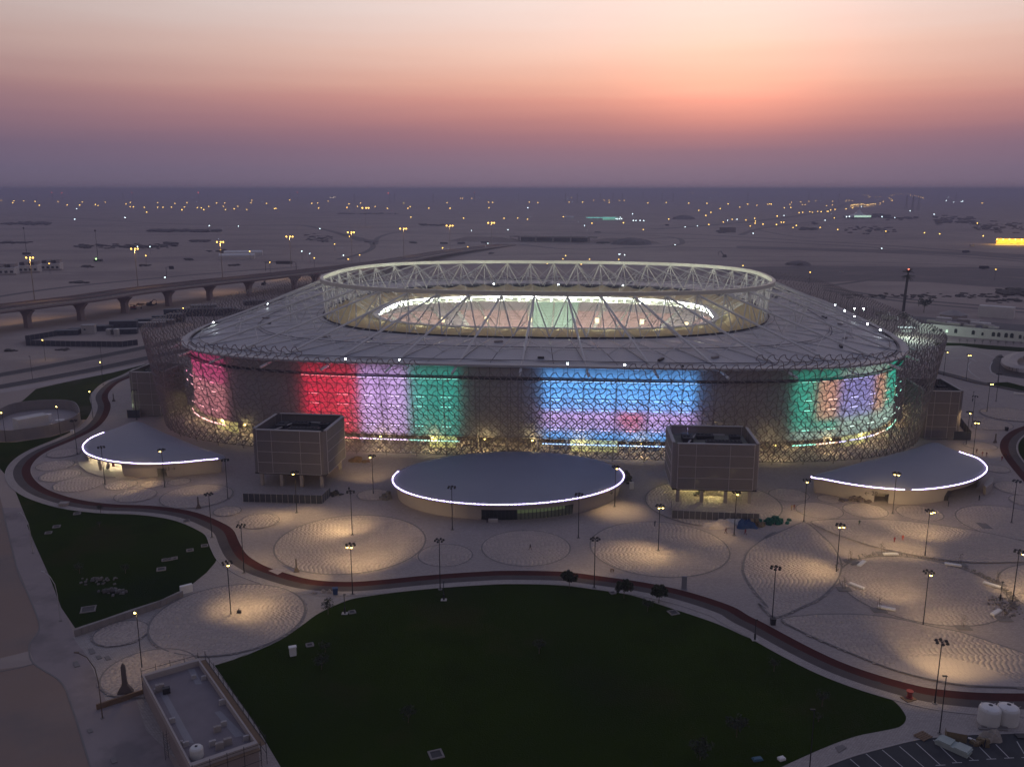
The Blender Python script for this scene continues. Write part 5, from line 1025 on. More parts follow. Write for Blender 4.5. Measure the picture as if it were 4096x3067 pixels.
t = thing('cable_reel', at('l',1092,1190), 'rusty brown reel standing on a wooden pallet by the tip of the big lawn', 'reel'); MB().box((0,0,.1), (2.2,1.7,.2)).obj('pallet', M_brown, t, None, .4); u = MB(); u.lathe((.25,.2,.2), [(.62,0),(.62,.12),(.42,.14),(.42,1.15),(.62,1.17),(.62,1.3)], 14); u.obj('drum', M_red, t)
t = thing('pallet', at('l',1192,1448), 'empty brown pallet lying at the car park kerb', 'pallet', None, .5)
for k in range(5): MB().box((0,-.8+.4*k,.2), (2.4,.3,.06)).obj('slat', M_brown, t)
MB().box((-.9,0,.09), (.2,1.9,.16)).obj('bearer', M_brown, t); MB().box((.9,0,.09), (.2,1.9,.16)).obj('bearer', M_brown, t)
t = thing('panel_stack', at('l',1400,1530), 'long stack of pale green boards in a car park bay', 'boards', None, R(-48)); rr = random.Random(9)
for k in range(6): MB().box((rr.uniform(-.1,.1)+(.0 if k < 4 else (-1.2 if k == 4 else 1.5)), rr.uniform(-.06,.06), .16+.2*k if k < 4 else .95), (5.0 if k < 4 else 2.0, 2.1, .18)).obj('board', mat('pale_green_board', (.36,.41,.38), .6, .1, .8), t)
for x, y, txt in ((1415,1460,'brown crate of material behind the stack of boards'),):
    t = thing('crate', at('l',x,y), txt, 'crate', None, R(-20)); MB().box((0,0,.75), (3,1.6,1.5)).obj('box', M_sack, t); MB().box((0,0,1.53), (3.1,1.7,.07)).obj('lid', M_concrete, t)
t = drape('bulk_bag', at('l',1658,1462), 3.4, 2.4, 2.0, mat('pale_bag', (.34,.30,.255), .85, .2, 2, .6, 3), 'bulky pale wrapped bale in the car park', 'bale', .2, 12)
pile('sack_heap', at('l',1590,1500), 1.8, .9, 16, .9, M_sack, 'heap of brown sacks beside the stooping person', 'sacks', 13)
tag(MB().box((0,0,.1),(2.6,.4,.12)).obj('white_board', M_white, None, at('l',1560,1480), R(-40)), 'white board leaning on the ground left of the sacks', 'board')
tag(MB().box((0,0,.12),(4.6,.5,.2)).box((.6,.7,.1),(4.2,.4,.16)).obj('timber_beams', M_band, None, at('l',1670,1400), R(-4)), 'dark beams lying in front of the two water tanks', 'beams')
tag(MB().box((0,0,.15),(1.8,1.2,.3)).obj('drain_grate', M_dark, None, at('l',1865,1450)), 'dark grate at the right end of the car park kerb', 'grate')
for v, x, y, txt in (('h',2070,648,'dark bin near the right-hand loop of the track'),('l',163,680,'dark box by the lamp where the leaf-shaped paving meets the track')): tag(MB().frustum((0,0,0),(.9,.8),(1,.9),1.3).box((0,0,1.36),(1.1,1,.12)).obj('bin', M_dark, None, at(v,x,y)), txt, 'bin')
tag(MB().box((0,0,.6),(.9,.6,.12)).box((-.3,0,.3),(.12,.5,.6)).box((.3,0,.3),(.12,.5,.6)).obj('drinking_fountain', M_brown, None, at('k',768,318)), 'small brown stand at the lower edge of the circle with the two-headed lamp', 'stand')
tag(MB().box((0,0,.45),(5,.5,.9)).obj('white_barrier', M_white, None, at('h',2180,358), R(-12)), 'long white barrier near the far boundary on the right', 'barrier')
# ------------------------------------------------------------------ viaduct on flared piers
ED = smooth_line([at('a',-500,1178,14), at('a',0,1098,14), at('a',440,1043,14), at('a',820,996,14), at('a',1250,932,14), at('a',1785,868,14), at('a',2211,823,14), at('b',580,176,13.5), at('n',330,560,10), at('n',760,487,5), at('n',1130,440,1.2)], 10)
VW = 30.0; ed2 = offset(ED, -VW)                                # far edge
vd = thing('viaduct', (ED[0].x,ED[0].y,0), 'long concrete road viaduct on flared piers crossing the sand on the left', 'viaduct'); o_ = Vector((ED[0].x,ED[0].y,0)); n = len(ED)
def loft(name, prof, m, parent=vd):
    """prof: (offset to the far side, dz) pairs swept along the near edge"""
    mb = MB(); k = len(prof); ls = [offset(ED, -d) for d, _ in prof]
    for i in range(n):
        for j in range(k): p = ls[j][i]; mb.v.append((p.x-o_.x, p.y-o_.y, max(.02, ED[i].z+prof[j][1])))
    mb.f = [(i*k+j, (i+1)*k+j, (i+1)*k+j+1, i*k+j+1) for i in range(n-1) for j in range(k-1)]; mb.m = [0]*len(mb.f); return mb.obj(name, m, parent)
M_via = mat('viaduct_concrete', (.28,.22,.21), .85, .1, .08)
loft('girder', [(0,-.2),(0,-1.0),(4,-1.6),(6,-2.4),(VW-6,-2.4),(VW-4,-1.6),(VW,-1.0),(VW,-.2)], M_via); loft('deck', [(.3,-.1),(VW-.3,-.1)], mat('deck_asphalt', (.10,.085,.082), .9, .1, .05))
for d in (0, VW-.35, VW*.46, VW*.54): loft('parapet', [(d,-.3),(d,.95),(d+.35,.95),(d+.35,-.3)], mat('parapet_concrete', (.40,.35,.33), .85, .1, .3) if d < 1 else M_via)
loft('median', [(VW*.47,.02),(VW*.54,.02)], mat('median_sand', (.36,.28,.22), .9, .1, .1))
pr_ = MB()
for (dx, dw), zz in (((0,2.4),0),((0,2.1),.45),((0,2.3),.62),((0,3.4),.78),((0,5.6),.92),((0,7.2),1.0)): pr_.v += [(-1.5-.15*zz,-dw,zz),(1.5+.15*zz,-dw,zz),(1.5+.15*zz,dw,zz),(-1.5-.15*zz,dw,zz)]
pr_.f = [(4*i+j, 4*i+(j+1)%4, 4*i+4+(j+1)%4, 4*i+4+j) for i in range(5) for j in range(4)] + [(20,21,22,23)]; pr_.m = [0]*len(pr_.f); PD = pr_.data('pier', M_via)
for v, x, y in (('a',-340,1395),('a',40,1322),('a',440,1252),('a',822,1183),('a',1175,1120),('a',1497,1062),('a',1788,1017),('a',2078,977),('b',325,318),('b',480,290)):
    p = at(v,x,y); i = min(range(n), key=lambda k: (Vector((ED[k].x,ED[k].y,0))-p).length); dr = (ED[min(i+1,n-1)]-ED[max(0,i-1)]); rz = math.atan2(dr.y,dr.x)
    for d in (8.5,): q = offset(ED,-d)[i]; e = link('pier', PD, vd, (q.x-o_.x,q.y-o_.y,0), rz); e.scale = (1,1,max(2, ED[i].z-2.3))
bl = MB().frustum((0,0,0),(1.7,.6),(1.6,.25),.95).data('barrier_block', mat('pale_block', (.45,.40,.38), .85, .1, .3)); ln = offset(ED,-1.6); dd = 0
for i in range(n-1):
    L_ = (ln[i+1]-ln[i]).length; dd += L_
    if i < 62 and i % 1 == 0:
        for k in range(max(1,int(L_//2.6))):
            q = ln[i].lerp(ln[i+1], (k+.5)/max(1,int(L_//2.6))); 
            if q.y < 640: link('barrier_block', bl, vd, (q.x-o_.x,q.y-o_.y,ED[i].z-.05), math.atan2((ln[i+1]-ln[i]).y,(ln[i+1]-ln[i]).x))
# high masts along the viaduct
def mast(v, x, y, v2, xb, yb, zb, txt):
    b = at(v2, xb, yb, zb); ray = at(v, x, y, zb+10)-Vector((0,0,CAM_H)); k = math.hypot(b.x,b.y)/math.hypot(ray.x,ray.y); top = CAM_H+(ray.z)*k
    t = thing('high_mast', b, txt, 'mast', 'tall amber-lit masts along the viaduct'); h = top-zb; MB().tube([(0,0,0),(0,0,h)], [.4,.2], 6).obj('mast', mat('mast_steel', (.3,.26,.22), .5, .05, .5), t)
    d = math.hypot(b.x,b.y); r = max(.55, d*.00095)
    for s in (-1.9, 1.9, 0.4): MB().ico((s*d/560,0,h), r*(1 if s else .8)).obj('lamp_head', mat('mast_lamp', (.9,.7,.4), .5, 0, emit=(1,.55,.1), es=5, sample=False), t)
    MB().box((0,0,h+.3), (5*d/560,.3,.3)).obj('crossarm', M_dark, t)
    spot('mast_beam', b+Vector((0,0,h-1)), b+Vector((0,0,0)), 26000, 110, (1,.6,.22), 1.0, 1.0)
for q in (('m',185,523,'a',280,1018,13.6,'amber-lit high mast nearest on the viaduct, in front of the white villas'),('m',850,467,'a',1110,905,13.6,'amber-lit high mast second along the viaduct'),('m',1387,424,'a',1790,822,13.4,'amber-lit high mast third along the viaduct, near the white sheds'),('m',1835,390,'m',1840,580,12.5,'amber-lit high mast fourth along the viaduct'),('n',87,363,'n',92,548,8,'amber-lit high mast fifth along the viaduct'),('n',415,340,'n',420,518,6,'amber-lit high mast sixth along the viaduct, left of the stadium ring centre'),('n',708,321,'n',711,482,3,'amber-lit high mast seventh along the viaduct'),('n',970,303,'n',972,452,1,'amber-lit high mast last before the dark road bridge'),('n',179,209,'n',181,330,0,'amber-lit high mast alone on the far plain')): mast(*q)
# overpass bridge beyond the ring
a, b = at('n',1140,423), at('n',1582,428); d = (b-a).normalized(); nb = Vector((-d.y,d.x,0)); t = thing('road_bridge', (a+b)/2, 'low dark road bridge with an open underpass beyond the stadium ring', 'bridge', None, math.atan2(d.y,d.x)); w_ = (b-a).length
MB().box((0,14,8.6), (w_+30,26,1.6)).obj('deck', M_concrete, t); MB().box((0,1,9.8), (w_+30,.4,1)).obj('parapet', M_concrete, t)
for k in range(5): MB().box((-w_/2+w_*k/4, 8, 3.9), (1.6,12,7.8)).obj('pier', M_concrete, t)
MB().box((0,28,4), (w_,.6,8)).obj('back_sheet', M_void, t)  # dark sheet across the underpass, its shade put into the colour
for s in (-1,1): MB().frustum((s*(w_/2+60),14,0), (130,40), (60,26), 8.0).obj('embankment', M_sand, t)
# ------------------------------------------------------------------ hoarding and site cabins left of the stadium
fence('dark blue hoarding round the site cabins on the sand left of the stadium', ats('a', [(640,1262),(205,1335),(210,1372),(570,1378),(985,1382),(1110,1366)]), 3.2, 40, M_hoard, 'hoarding', 'hoarding_panel')
rr = random.Random(3); mk = [mat('navy_cabin', (.045,.055,.075), .7, .12, .4), mat('grey_cabin', (.16,.165,.175), .7, .1, .4), mat('pale_cabin', (.40,.38,.37), .7, .08, .4)]
for k, (x, y, l_, m_, hh) in enumerate(((545,1285,24,0,3),(640,1268,18,0,3),(718,1275,14,2,5.5),(835,1250,22,0,3.2),(1000,1240,30,0,5.5),(1010,1275,26,0,3),(1210,1190,34,0,3),(1210,1220,34,1,3),(1330,1165,30,0,3),(1320,1200,26,1,3),(1420,1180,20,0,5.5),(1520,1132,60,0,5),(1700,1130,60,0,5),(1840,1125,40,0,4),(1640,1075,34,1,3),(1800,1100,30,0,3),(880,1278,5,2,3),(940,1292,4,2,4),(2050,1045,30,0,3.5))):
    p = at('a',x,y); t = tag(link('site_cabin', None, None, p, R(12)), ('pale' if m_ == 2 else 'dark')+' site cabin in the rows behind the hoarding left of the stadium' if k not in (2,11,12) else ('tallest pale cabin block behind the hoarding' if k == 2 else 'long dark cabin row under the left shoulder of the roof' if k == 11 else 'long dark cabin row nearest the left roof floodlight'), 'cabin', 'site cabins left of the stadium'); t.rotation_euler = (0,0,R(10))
    MB().box((0,0,hh/2), (l_*.55,5,hh)).obj('wall', mk[m_], t); MB().box((0,0,hh+.1), (l_*.55+.3,5.3,.2)).obj('roof', mk[min(2,m_+1)], t)
    for j in range(int(l_*.55//4)): MB().box((-l_*.27+2+4*j,-2.53,hh*.55), (1.1,.08,.9)).obj('window', M_glass, t)
for k, (x, y, txt) in enumerate(((1075,1080,'red excavator with raised arm under the viaduct'),(1205,1050,'dark excavator behind a viaduct pier'),(2120,885,'dark excavator beside the viaduct pier nearest the ring'))):
    t = thing('excavator', at('a',x,y), txt, 'excavator', None, .6*k+.2); m_ = M_red if k == 0 else M_dark; MB().box((0,-1.1,.5),(4,.7,1)).obj('track', M_black, t); MB().box((0,1.1,.5),(4,.7,1)).obj('track', M_black, t); MB().frustum((-.4,0,1.1),(3.6,2.6),(3.2,2.4),1.3).obj('body', m_, t); MB().frustum((.7,-.6,2.2),(1.3,1.2),(1.1,1),1.3).obj('cab', M_glass, t); MB().tube([(1.2,.4,2),(3.6,.4,4.6),(5.6,.4,3.4),(5.4,.4,1.2)], [.35,.3,.25,.2], 5).obj('boom', m_, t); MB().frustum((5.3,.4,.4),(1,1.2),(.7,1.1),.9).obj('bucket', M_dark, t)
# round walled yard by the left bend
yc = ats('e', [(-140,660),(0,560),(130,505),(320,482),(500,478),(600,495),(640,540),(640,590),(560,640),(400,690),(200,722),(20,732)]); ce = sum(yc, Vector())/len(yc); ring_ = [p-ce for p in smooth_line(yc, 5, True)]; t = thing('walled_yard', ce, 'round walled yard with a white shed beside the left bend of the track', 'yard'); n_ = len(ring_)
sheet('yard_floor', [(p.x+ce.x,p.y+ce.y) for p in ring_], .06, M_pale_concrete)
for i in range(0, n_):
    a, b = ring_[i], ring_[(i+1) % n_]; m_ = (a+b)/2; MB().box((m_.x,m_.y,2.1), ((b-a).length+.05,.3,4.2), math.atan2((b-a).y,(b-a).x)).obj('wall_panel', mat('yard_wall', (.25,.225,.22), .85, .1, .2), t)
s0, s1 = at('e',60,700,0)-ce, at('e',310,650,0)-ce; d = s1-s0; MB().box((0,0,2.6), (d.length,5,5.2)).obj('shed', M_whitewall, t, (s0+s1)/2+Vector((0,6,0)), math.atan2(d.y,d.x)); MB().box((0,0,1.7), (3,2.5,3.4)).obj('kiosk', M_white, t, at('e',350,600)-ce+Vector((0,3,0)), .3); MB().box((0,0,1), (3,2,2)).obj('cabinet', M_white, t, at('e',485,600)-ce, .3)
tag(MB().frustum((0,0,0),(.8,.6),(1,.8),1.2).box((0,0,1.26),(1.1,.9,.1)).obj('white_bin', M_white, None, at('e',582,672)), 'small white bin on the kerb in front of the round walled yard', 'bin')
# ------------------------------------------------------------------ villas far left
for k, (x0, x1, y, hh, txt) in enumerate(((-60,118,806,9,'white villa block at the left picture edge beyond the viaduct'),(150,305,788,9.5,'white villa block in the middle of the far left row'),(330,482,768,9,'white villa block at the right end of the far left row'))):
    a, b = at('a',x0,y), at('a',x1,y-3); d = b-a; t = thing('villa', (a+b)/2, txt, 'villa', 'white villa blocks beyond the viaduct', math.atan2(d.y,d.x)); w_ = d.length
    MB().box((0,8,hh/2-1), (w_,16,hh-2)).obj('wall', M_whitewall, t); MB().box((0,8,hh-1.9), (w_+.6,16.6,.4)).obj('parapet', M_white, t)
    for j in range(4):
        xx = -w_/2+w_*(j+.5)/4; MB().box((xx,-.06,hh*.36), (w_/4*.55,.2,2.4)).obj('window', M_glass, t); MB().box((xx,9,hh-.2+(j % 2)), (w_/4*.8,10,3.4)).obj('roof_room', M_concrete if j % 2 else M_void, t)
    MB().box((0,-4,.9), (w_+6,.3,1.8)).obj('garden_wall', M_concrete, t)
# white compound on the right
F1, F2, BL = at('d',1372,1270), at('d',2320,1354), at('d',1262,1196); d = (F2-F1); rz = math.atan2(d.y,d.x); t = thing('compound_building', F1, 'long white compound with arched windows on the right, lit pale green at its corner', 'building', None, rz); w_ = d.length; dep = (BL-F1).length; hh = 6.2
loc = lambda p: Matrix.Rotation(-rz, 3, 'Z') @ (p-F1)
bl_ = loc(BL); MB().prism([(0,0),(w_,0),(w_,bl_.y),(bl_.x,bl_.y)], 0, hh-.7).obj('wall', M_whitewall, t); MB().prism([(0,0),(w_,0),(w_,.4),(.3,.4)], hh-.7, hh).obj('parapet', M_whitewall, t); MB().prism([(0,0),(.4,.4),(bl_.x+.5,bl_.y),(bl_.x,bl_.y)], hh-.7, hh).obj('parapet', M_whitewall, t)
mb = MB(); mb.add([(.5,.5,hh-.66),(w_,.5,hh-.66),(w_,bl_.y,hh-.66),(bl_.x+.5,bl_.y,hh-.66)], [(0,1,2,3)]); mb.obj('roof', mat('dark_roof', (.12,.115,.12), .9, .15, .1), t)
arch = MB(); pts = [(-.75,0),(.75,0)] + [(.75*math.cos(a), 1.7+.75*math.sin(a)) for a in np.linspace(0,PI,7)]; arch.add([(x,-.12,z) for x,z in pts]+[(x,.05,z) for x,z in pts], [tuple(range(9))]+[(i,(i+1)%9,9+(i+1)%9,9+i) for i in range(9)]); ad_ = arch.data('arched_window', M_glass); al_ = arch.data('arched_window', mat('lit_window', (.6,.8,.6), .5, 0, emit=(.7,1,.75), es=.9, sample=False))
for x, s in ((1480,.8),(1543,.8),(1587,.7),(1658,1.15),(1798,1.15),(1873,.8),(1960,1.15),(2003,1.15),(2062,1.2),(2108,1.25),(2175,1),(2215,1)):
    p = loc(at('d',x,1270+(x-1372)*.0886)); e = link('arched_window', al_ if x == 1587 else ad_, t, (p.x,-.05,1.9)); e.scale = (s*1.0,1,s*.95)
rr = random.Random(11)
for k in range(20): MB().box((6+rr.random()*(w_-12), 5+rr.random()*(bl_.y-12), hh+.1), (rr.uniform(3,9),rr.uniform(2,6),rr.uniform(.8,2.4))).obj('roof_block', M_concrete if k % 3 else M_whitewall, t)
for k in range(7): q = BL.lerp(F1, (k+.5)/7); p = loc(q); e = link('arched_window', ad_, t, (p.x-.3,p.y,1.9), math.atan2((loc(F1)-bl_).y,(loc(F1)-bl_).x)); e.scale = (1,1,1)
p = at('d',1985,1145,0); tag(MB().box((0,0,4), (22,8,8)).box((0,-4.2,3),(2,.3,5),0).obj('white_block', M_whitewall, None, p, rz), 'taller white block with tall slit windows behind the arched compound', 'building')
tag(MB().lathe((0,0,0), [(9,0),(9,2.5),(9.6,2.7),(.4,6)], 8).obj('tent_roof', M_concrete, None, at('d',1640,1150,2)), 'pale tent-shaped roof within the arched compound', 'roof')
for v, x, y, txt, s in (('d',1062,1130,'pale lorry box parked at the left of the compound, farther one',1),('d',1120,1168,'grey lorry box parked at the left of the compound, nearer one',1.1)):
    t = thing('lorry', at(v,x,y), txt, 'lorry', None, -.5); MB().box((0,0,2.1), (8*s,2.6,2.8)).obj('cargo_box', M_concrete, t); MB().frustum((5.1*s,0,.6),(2,2.4),(1.6,2.3),2.2).obj('cab', M_white, t)
    for q in (-3,-1.8,4.8): MB().tube([(q,-1.25,.5),(q,1.25,.5)], .5, 10).obj('axle', M_black, t)
for v, x, y, txt in (('d',848,1072,'left of two greenish-white floodlights by the compound'),('d',922,1074,'right of two greenish-white floodlights by the compound')):
    p = at(v,x,y,9); t = thing('floodlight_mast', (p.x,p.y,0), txt, 'floodlight'); MB().tube([(0,0,0),(0,0,9)], .12, 5).obj('pole', M_black, t); MB().ico((0,0,9), .62).obj('lens', M_lampwhite, t); point('flood_beam', p+Vector((0,-1,-1)), 1800, (.75,1,.85), .4)
point('yard_lamp', at('d',1262,1248,4)+Vector((0,-2,0)), 5500, (.75,1,.85), .4); point('corner_lamp', at('d',1362,1225,7)+Vector((-6,-7,0)), 7500, (.72,1,.86), .4)
t = thing('market_stall', at('d',1262,1262), 'small white-lit stall at the corner of the compound', 'stall'); MB().box((0,0,3), (9,5,.25)).obj('canopy', mat('lit_canopy', (.8,.85,.8), .6, 0, emit=(.75,.95,.9), es=.7, sample=False), t)
for s in ((-4,-2),(4,-2),(-4,2),(4,2)): MB().tube([(*s,0),(*s,3)], .1, 4).obj('post', M_dark, t)
MB().box((0,0,.6),(7,2,1.2)).obj('counter', M_white, t)
tree('d',1240,1200,7,4,'dark bushy tree at the left wing of the compound',M_leaf_dark,seed=51,n=300,trunk=.25); tree('d',1405,1105,10,5,'dark palm-like tree above the compound roof',M_leaf_dark,seed=52,n=300,trunk=.3)
for k in range(9): p = at('d',1700+60*k,1352+rr.uniform(-4,6)); tree('d',1690+62*k,1350+3*k,2.6,.8,'small shrub in the row below the compound wall',M_leaf_dark,cat='shrub',seed=60+k,n=90,name='shrub')['group'] = 'shrubs below the compound wall'
# mobile-phone mast dressed as a palm
t = thing('palm_mast', at('d',1240,1096), 'tall mast dressed as a palm tree right of the stadium, red light on top', 'mast'); MB().tube([(0,0,0),(.3,0,14),(.9,0,27)], [1.1,.95,.85], 9).obj('trunk', mat('palm_trunk', (.06,.05,.045), .9, .2, 1.5), t); rr = random.Random(2)
for k in range(34):
    a = k*2.4; el_ = rr.uniform(-.75,1.15); l_ = rr.uniform(4.2,5.6); mb = MB(); pts = [Vector((.9+math.cos(a)*l_*q*math.cos(el_), math.sin(a)*l_*q*math.cos(el_), 26.5+2.2*(el_ > .3)+l_*q*math.sin(el_)-1.6*q*q)) for q in (0,.35,.7,1)]; sd_ = Vector((-math.sin(a),math.cos(a),0))
    for s in (-1,1): mb.add([tuple(p) for p in pts]+[tuple(p+sd_*s*w_-Vector((0,0,.25))) for p, w_ in zip(pts,(.15,.55,.45,.05))], [(i,i+1,5+i,4+i) for i in range(3)])
    mb.obj('frond', M_leaf_dark, t)
MB().tube([(.9,0,27),(.95,0,30.5)], .4, 6).obj('antenna', M_black, t); MB().ico((.95,0,31), .5).obj('warning_lamp', mat('warning_red', (.8,.2,.1), .5, 0, emit=(1,.16,.08), es=6, sample=False), t)
# car park, curved canopy and boundary on the right
sheet('lawn', ats('d', [(1490,1345),(1700,1352),(2300,1395),(2300,1430),(1900,1400),(1700,1372),(1500,1372)]), .06, M_lawn); sheet('lawn', ats('h', [(1980,262),(2080,258),(2280,310),(2280,350),(2100,305),(1960,285)]), .06, M_lawn)
ln = smooth_line(ats('h', [(1440,168),(1600,208),(1800,262),(2000,300),(2300,362)]), 5); strip('boundary_kerb', ln, offset(ln,.5), 0, M_band, .7); strip('road', offset(ln,-5.5), offset(ln,-.6), .05, M_asphalt)
for pts in ([(1520,1400),(1700,1385),(1850,1420),(1990,1475)], [(1600,1475),(1760,1468),(1830,1500)], [(1790,1500),(1760,1540),(1790,1590),(1860,1640)], [(1960,1500),(1940,1560),(1990,1610),(2211,1640)]):
    ln = smooth_line(ats('d', pts), 5); strip('lane_marking', ln, offset(ln,.35), .05, M_line)
ap = smooth_line(ats('d', [(1960,1490),(1945,1550),(1990,1600),(2250,1640),(2250,1600),(2080,1565),(2020,1510),(2040,1450),(2000,1450)]), 3, True); sheet('road', [(p.x,p.y) for p in ap], .045, M_asphalt)
cn = smooth_line(ats('d', [(2230,1415),(2120,1432),(2050,1460),(2030,1495),(2060,1530),(2140,1552),(2250,1558)], 3.2), 6); t = thing('curved_canopy', cn[0], 'curved pale shade canopy over parking on the far right', 'canopy'); c2 = offset(cn, -7)
for i in range(len(cn)-1):
    mb = MB(); q = [cn[i]-cn[0], cn[i+1]-cn[0], c2[i+1]-cn[0], c2[i]-cn[0]]; mb.add([q[0],q[1],(q[1]+q[2])/2+Vector((0,0,.9)),(q[0]+q[3])/2+Vector((0,0,.9)),q[2],q[3]], [(0,1,2,3),(3,2,4,5)]); mb.obj('shade_panel', mat('shade_fabric', (.46,.40,.36), .8, .05, .5), t)
    if i % 4 == 0: a_ = (q[0]+q[3])/2; MB().tube([(a_.x,a_.y,-cn[0].z),(a_.x,a_.y,.8)], .1, 4).obj('post', M_black, t)
# gold-lit wall far right, tent, station, white sheds
a, b = at('d',1985,556), at('d',2330,560); t = thing('gold_wall', (a+b)/2, 'long boundary wall glowing gold under its lamps at the far right edge', 'wall'); d = b-a; rz = math.atan2(d.y,d.x); t.rotation_euler = (0,0,rz); MB().box((0,0,4.5), (d.length,.8,9)).obj('wall', mat('gold_lit_render', (.42,.26,.08), .8, .1, .05), t); MB().box((d.length*.3,3,11), (14,8,22)).obj('gate_tower', mat('gold_lit_render', (.42,.26,.08)), t)  # gold of the lamplight is put into the wall colour as well
for k in range(8): x = -d.length/2+d.length*k/7; MB().ico((x,-3.5,8), 1.1).obj('wall_lamp', M_far_amber, t); point('wall_wash', (x,-9,6), 14000, (1,.58,.1), 1, t)
p = at('o',1165,272); t = thing('tent_hall', p, 'distant white peaked tent hall with a lit front', 'tent'); MB().lathe((0,0,0), [(34,0),(34,6),(14,13),(1.5,26)], 14).obj('roof', M_white, t); MB().box((0,-34,5), (52,2,8)).obj('lit_front', mat('tent_light', (.8,.9,.8), .5, 0, emit=(.62,.95,.72), es=1.1, sample=False), t)
p = at('n',1665,285); t = thing('filling_station', p, 'distant filling station with a teal-lit flat canopy', 'station'); MB().box((0,0,7), (84,30,1.6)).obj('canopy', mat('teal_light', (.3,.8,.7), .5, 0, emit=(.16,.75,.62), es=.75, sample=False), t); MB().box((30,20,4), (46,16,8)).obj('shop', mat('shop_front', (.5,.7,.6), .5, 0, emit=(.4,.6,.5), es=.35, sample=False), t)
for s in (-30,-10,10,30): MB().box((s,0,3), (1,1,6)).obj('column', M_white, t)
p = at('n',1465,283); tag(MB().box((0,0,4), (28,14,8)).frustum((0,0,8),(29,15),(20,3),3).obj('shed', M_white, None, p), 'distant small white shed left of the teal filling station', 'shed')
for k, (x, y, l_, txt) in enumerate(((1500,530,44,'white shed with curved roof beside the viaduct, nearer one'),(1540,510,50,'white shed with curved roof beside the viaduct, farther one'))):
    t = thing('white_shed', at('m',x,y), txt, 'shed', None, .2); MB().box((0,0,2.2), (l_,14,4.4)).obj('wall', M_whitewall, t); mb = MB(); vs = []
    for i in range(9): a_ = PI*i/8; vs += [(-l_/2,-7*math.cos(a_),4.4+2.6*math.sin(a_)),(l_/2,-7*math.cos(a_),4.4+2.6*math.sin(a_))]
    mb.add(vs, [(2*i,2*i+1,2*i+3,2*i+2) for i in range(8)]+[tuple(range(0,18,2)),tuple(range(17,0,-2))]); mb.obj('roof', M_white, t)
# sign gantries and direction signs by the road
for v, x, y, h, w_, txt in (('a',1340,815,9,7,'dark cantilever road sign beside the viaduct'),('m',1680,605,9,26,'dark gantry sign spanning the road beyond the viaduct'),('n',2055,345,10,12,'dark square road sign beyond the stadium ring right of the bridge')):
    p = at(v,x,y); t = thing('road_sign', p, txt, 'sign'); MB().tube([(0,0,0),(0,0,h),(w_*.5,0,h+.6)], .3, 6).obj('post', M_dark, t); MB().box((w_*.8,0,h), (w_*.7,.4,3.4)).obj('panel', M_dark, t)
    if w_ > 20: MB().tube([(w_*1.3,0,0),(w_*1.3,0,h)], .3, 6).obj('post', M_dark, t); MB().box((w_*.6,0,h+.4),(w_*1.3,.5,.5)).obj('beam', M_dark, t)
# thin masts on the sand
for v, x, y, h, txt in (('a',790,695,38,'thin tall mast with a green light at its foot on the left sand'),('a',215,640,36,'thin tall mast behind the white villas')):
    p = at(v,x,y); t = thing('thin_mast', p, txt, 'mast'); MB().tube([(0,0,0),(0,0,h)], [.35,.16], 5).obj('pole', M_dark, t); MB().box((0,0,h), (1.6,1.2,2)).obj('antenna', M_dark, t); MB().box((0,0,1.4), (9,5,2.8)).obj('base_hut', M_dark, t)
    if x == 790: MB().ico((-1,-3,3.4), .9).obj('lamp', mat('green_lamp', (.5,.8,.4), .5, 0, emit=(.45,1,.3), es=6, sample=False), t)
# ------------------------------------------------------------------ far power pylons
py = MB(); H_ = 62
for sx in (-1,1):
    for sy in (-1,1): py.tube([(sx*5,sy*5,0),(sx*1.6,sy*1.6,34),(sx*.9,sy*.9,H_)], .5, 4)
for k in range(6):
    z0, z1 = 5*k*1.15, 5*(k+1)*1.15; w0, w1 = 5-3.4*z0/34, 5-3.4*z1/34
    for s in (-1,1): py.tube([(-w0,s*w0,z0),(w1,s*w1,z1)], .25, 3); py.tube([(w0,s*w0,z0),(-w1,s*w1,z1)], .25, 3)
for zz, l_ in ((40,9),(48,11),(56,8)): py.tube([(-l_,0,zz),(0,0,zz+1.2),(l_,0,zz)], .55, 4)
pdat2 = py.data('pylon', mat('pylon_steel', (.14,.13,.135), .6, .05, .1))
k = 0
for v, xs in (('m',((334,168),(396,168),(780,166),(840,166),(1256,168),(1315,168),(1835,165),(1885,165))),('n',((330,172),(361,172),(107,176),(605,180),(1145,176),(1440,176),(1515,176),(1660,172),(1740,172),(1800,172),(1930,160),(2015,160),(2050,172),(2120,172))),('o',((850,162),(930,160),(465,172),(1040,182),(1670,168),(1780,168),(1466,220),(1505,230),(1542,222)))):
    for x, y in xs: o = tag(link('pylon', pdat2, None, at(v,x,y), .4*k), 'faint steel lattice pylon rising above the hazy far plain', 'pylon', 'power pylons along the horizon'); k += 1
t = thing('lattice_tower', at('n',866,170), 'slim lattice tower with a red light standing alone near mid horizon', 'tower'); MB().tube([(0,0,0),(0,0,64)], [4,1.4], 4).obj('shaft', mat('pylon_steel', (.14,.13,.135)), t); MB().box((0,0,60), (9,9,5)).obj('platform', mat('pylon_steel', (.14,.13,.135)), t); MB().ico((0,0,68), 2.4).obj('warning_lamp', M_far_red, t)
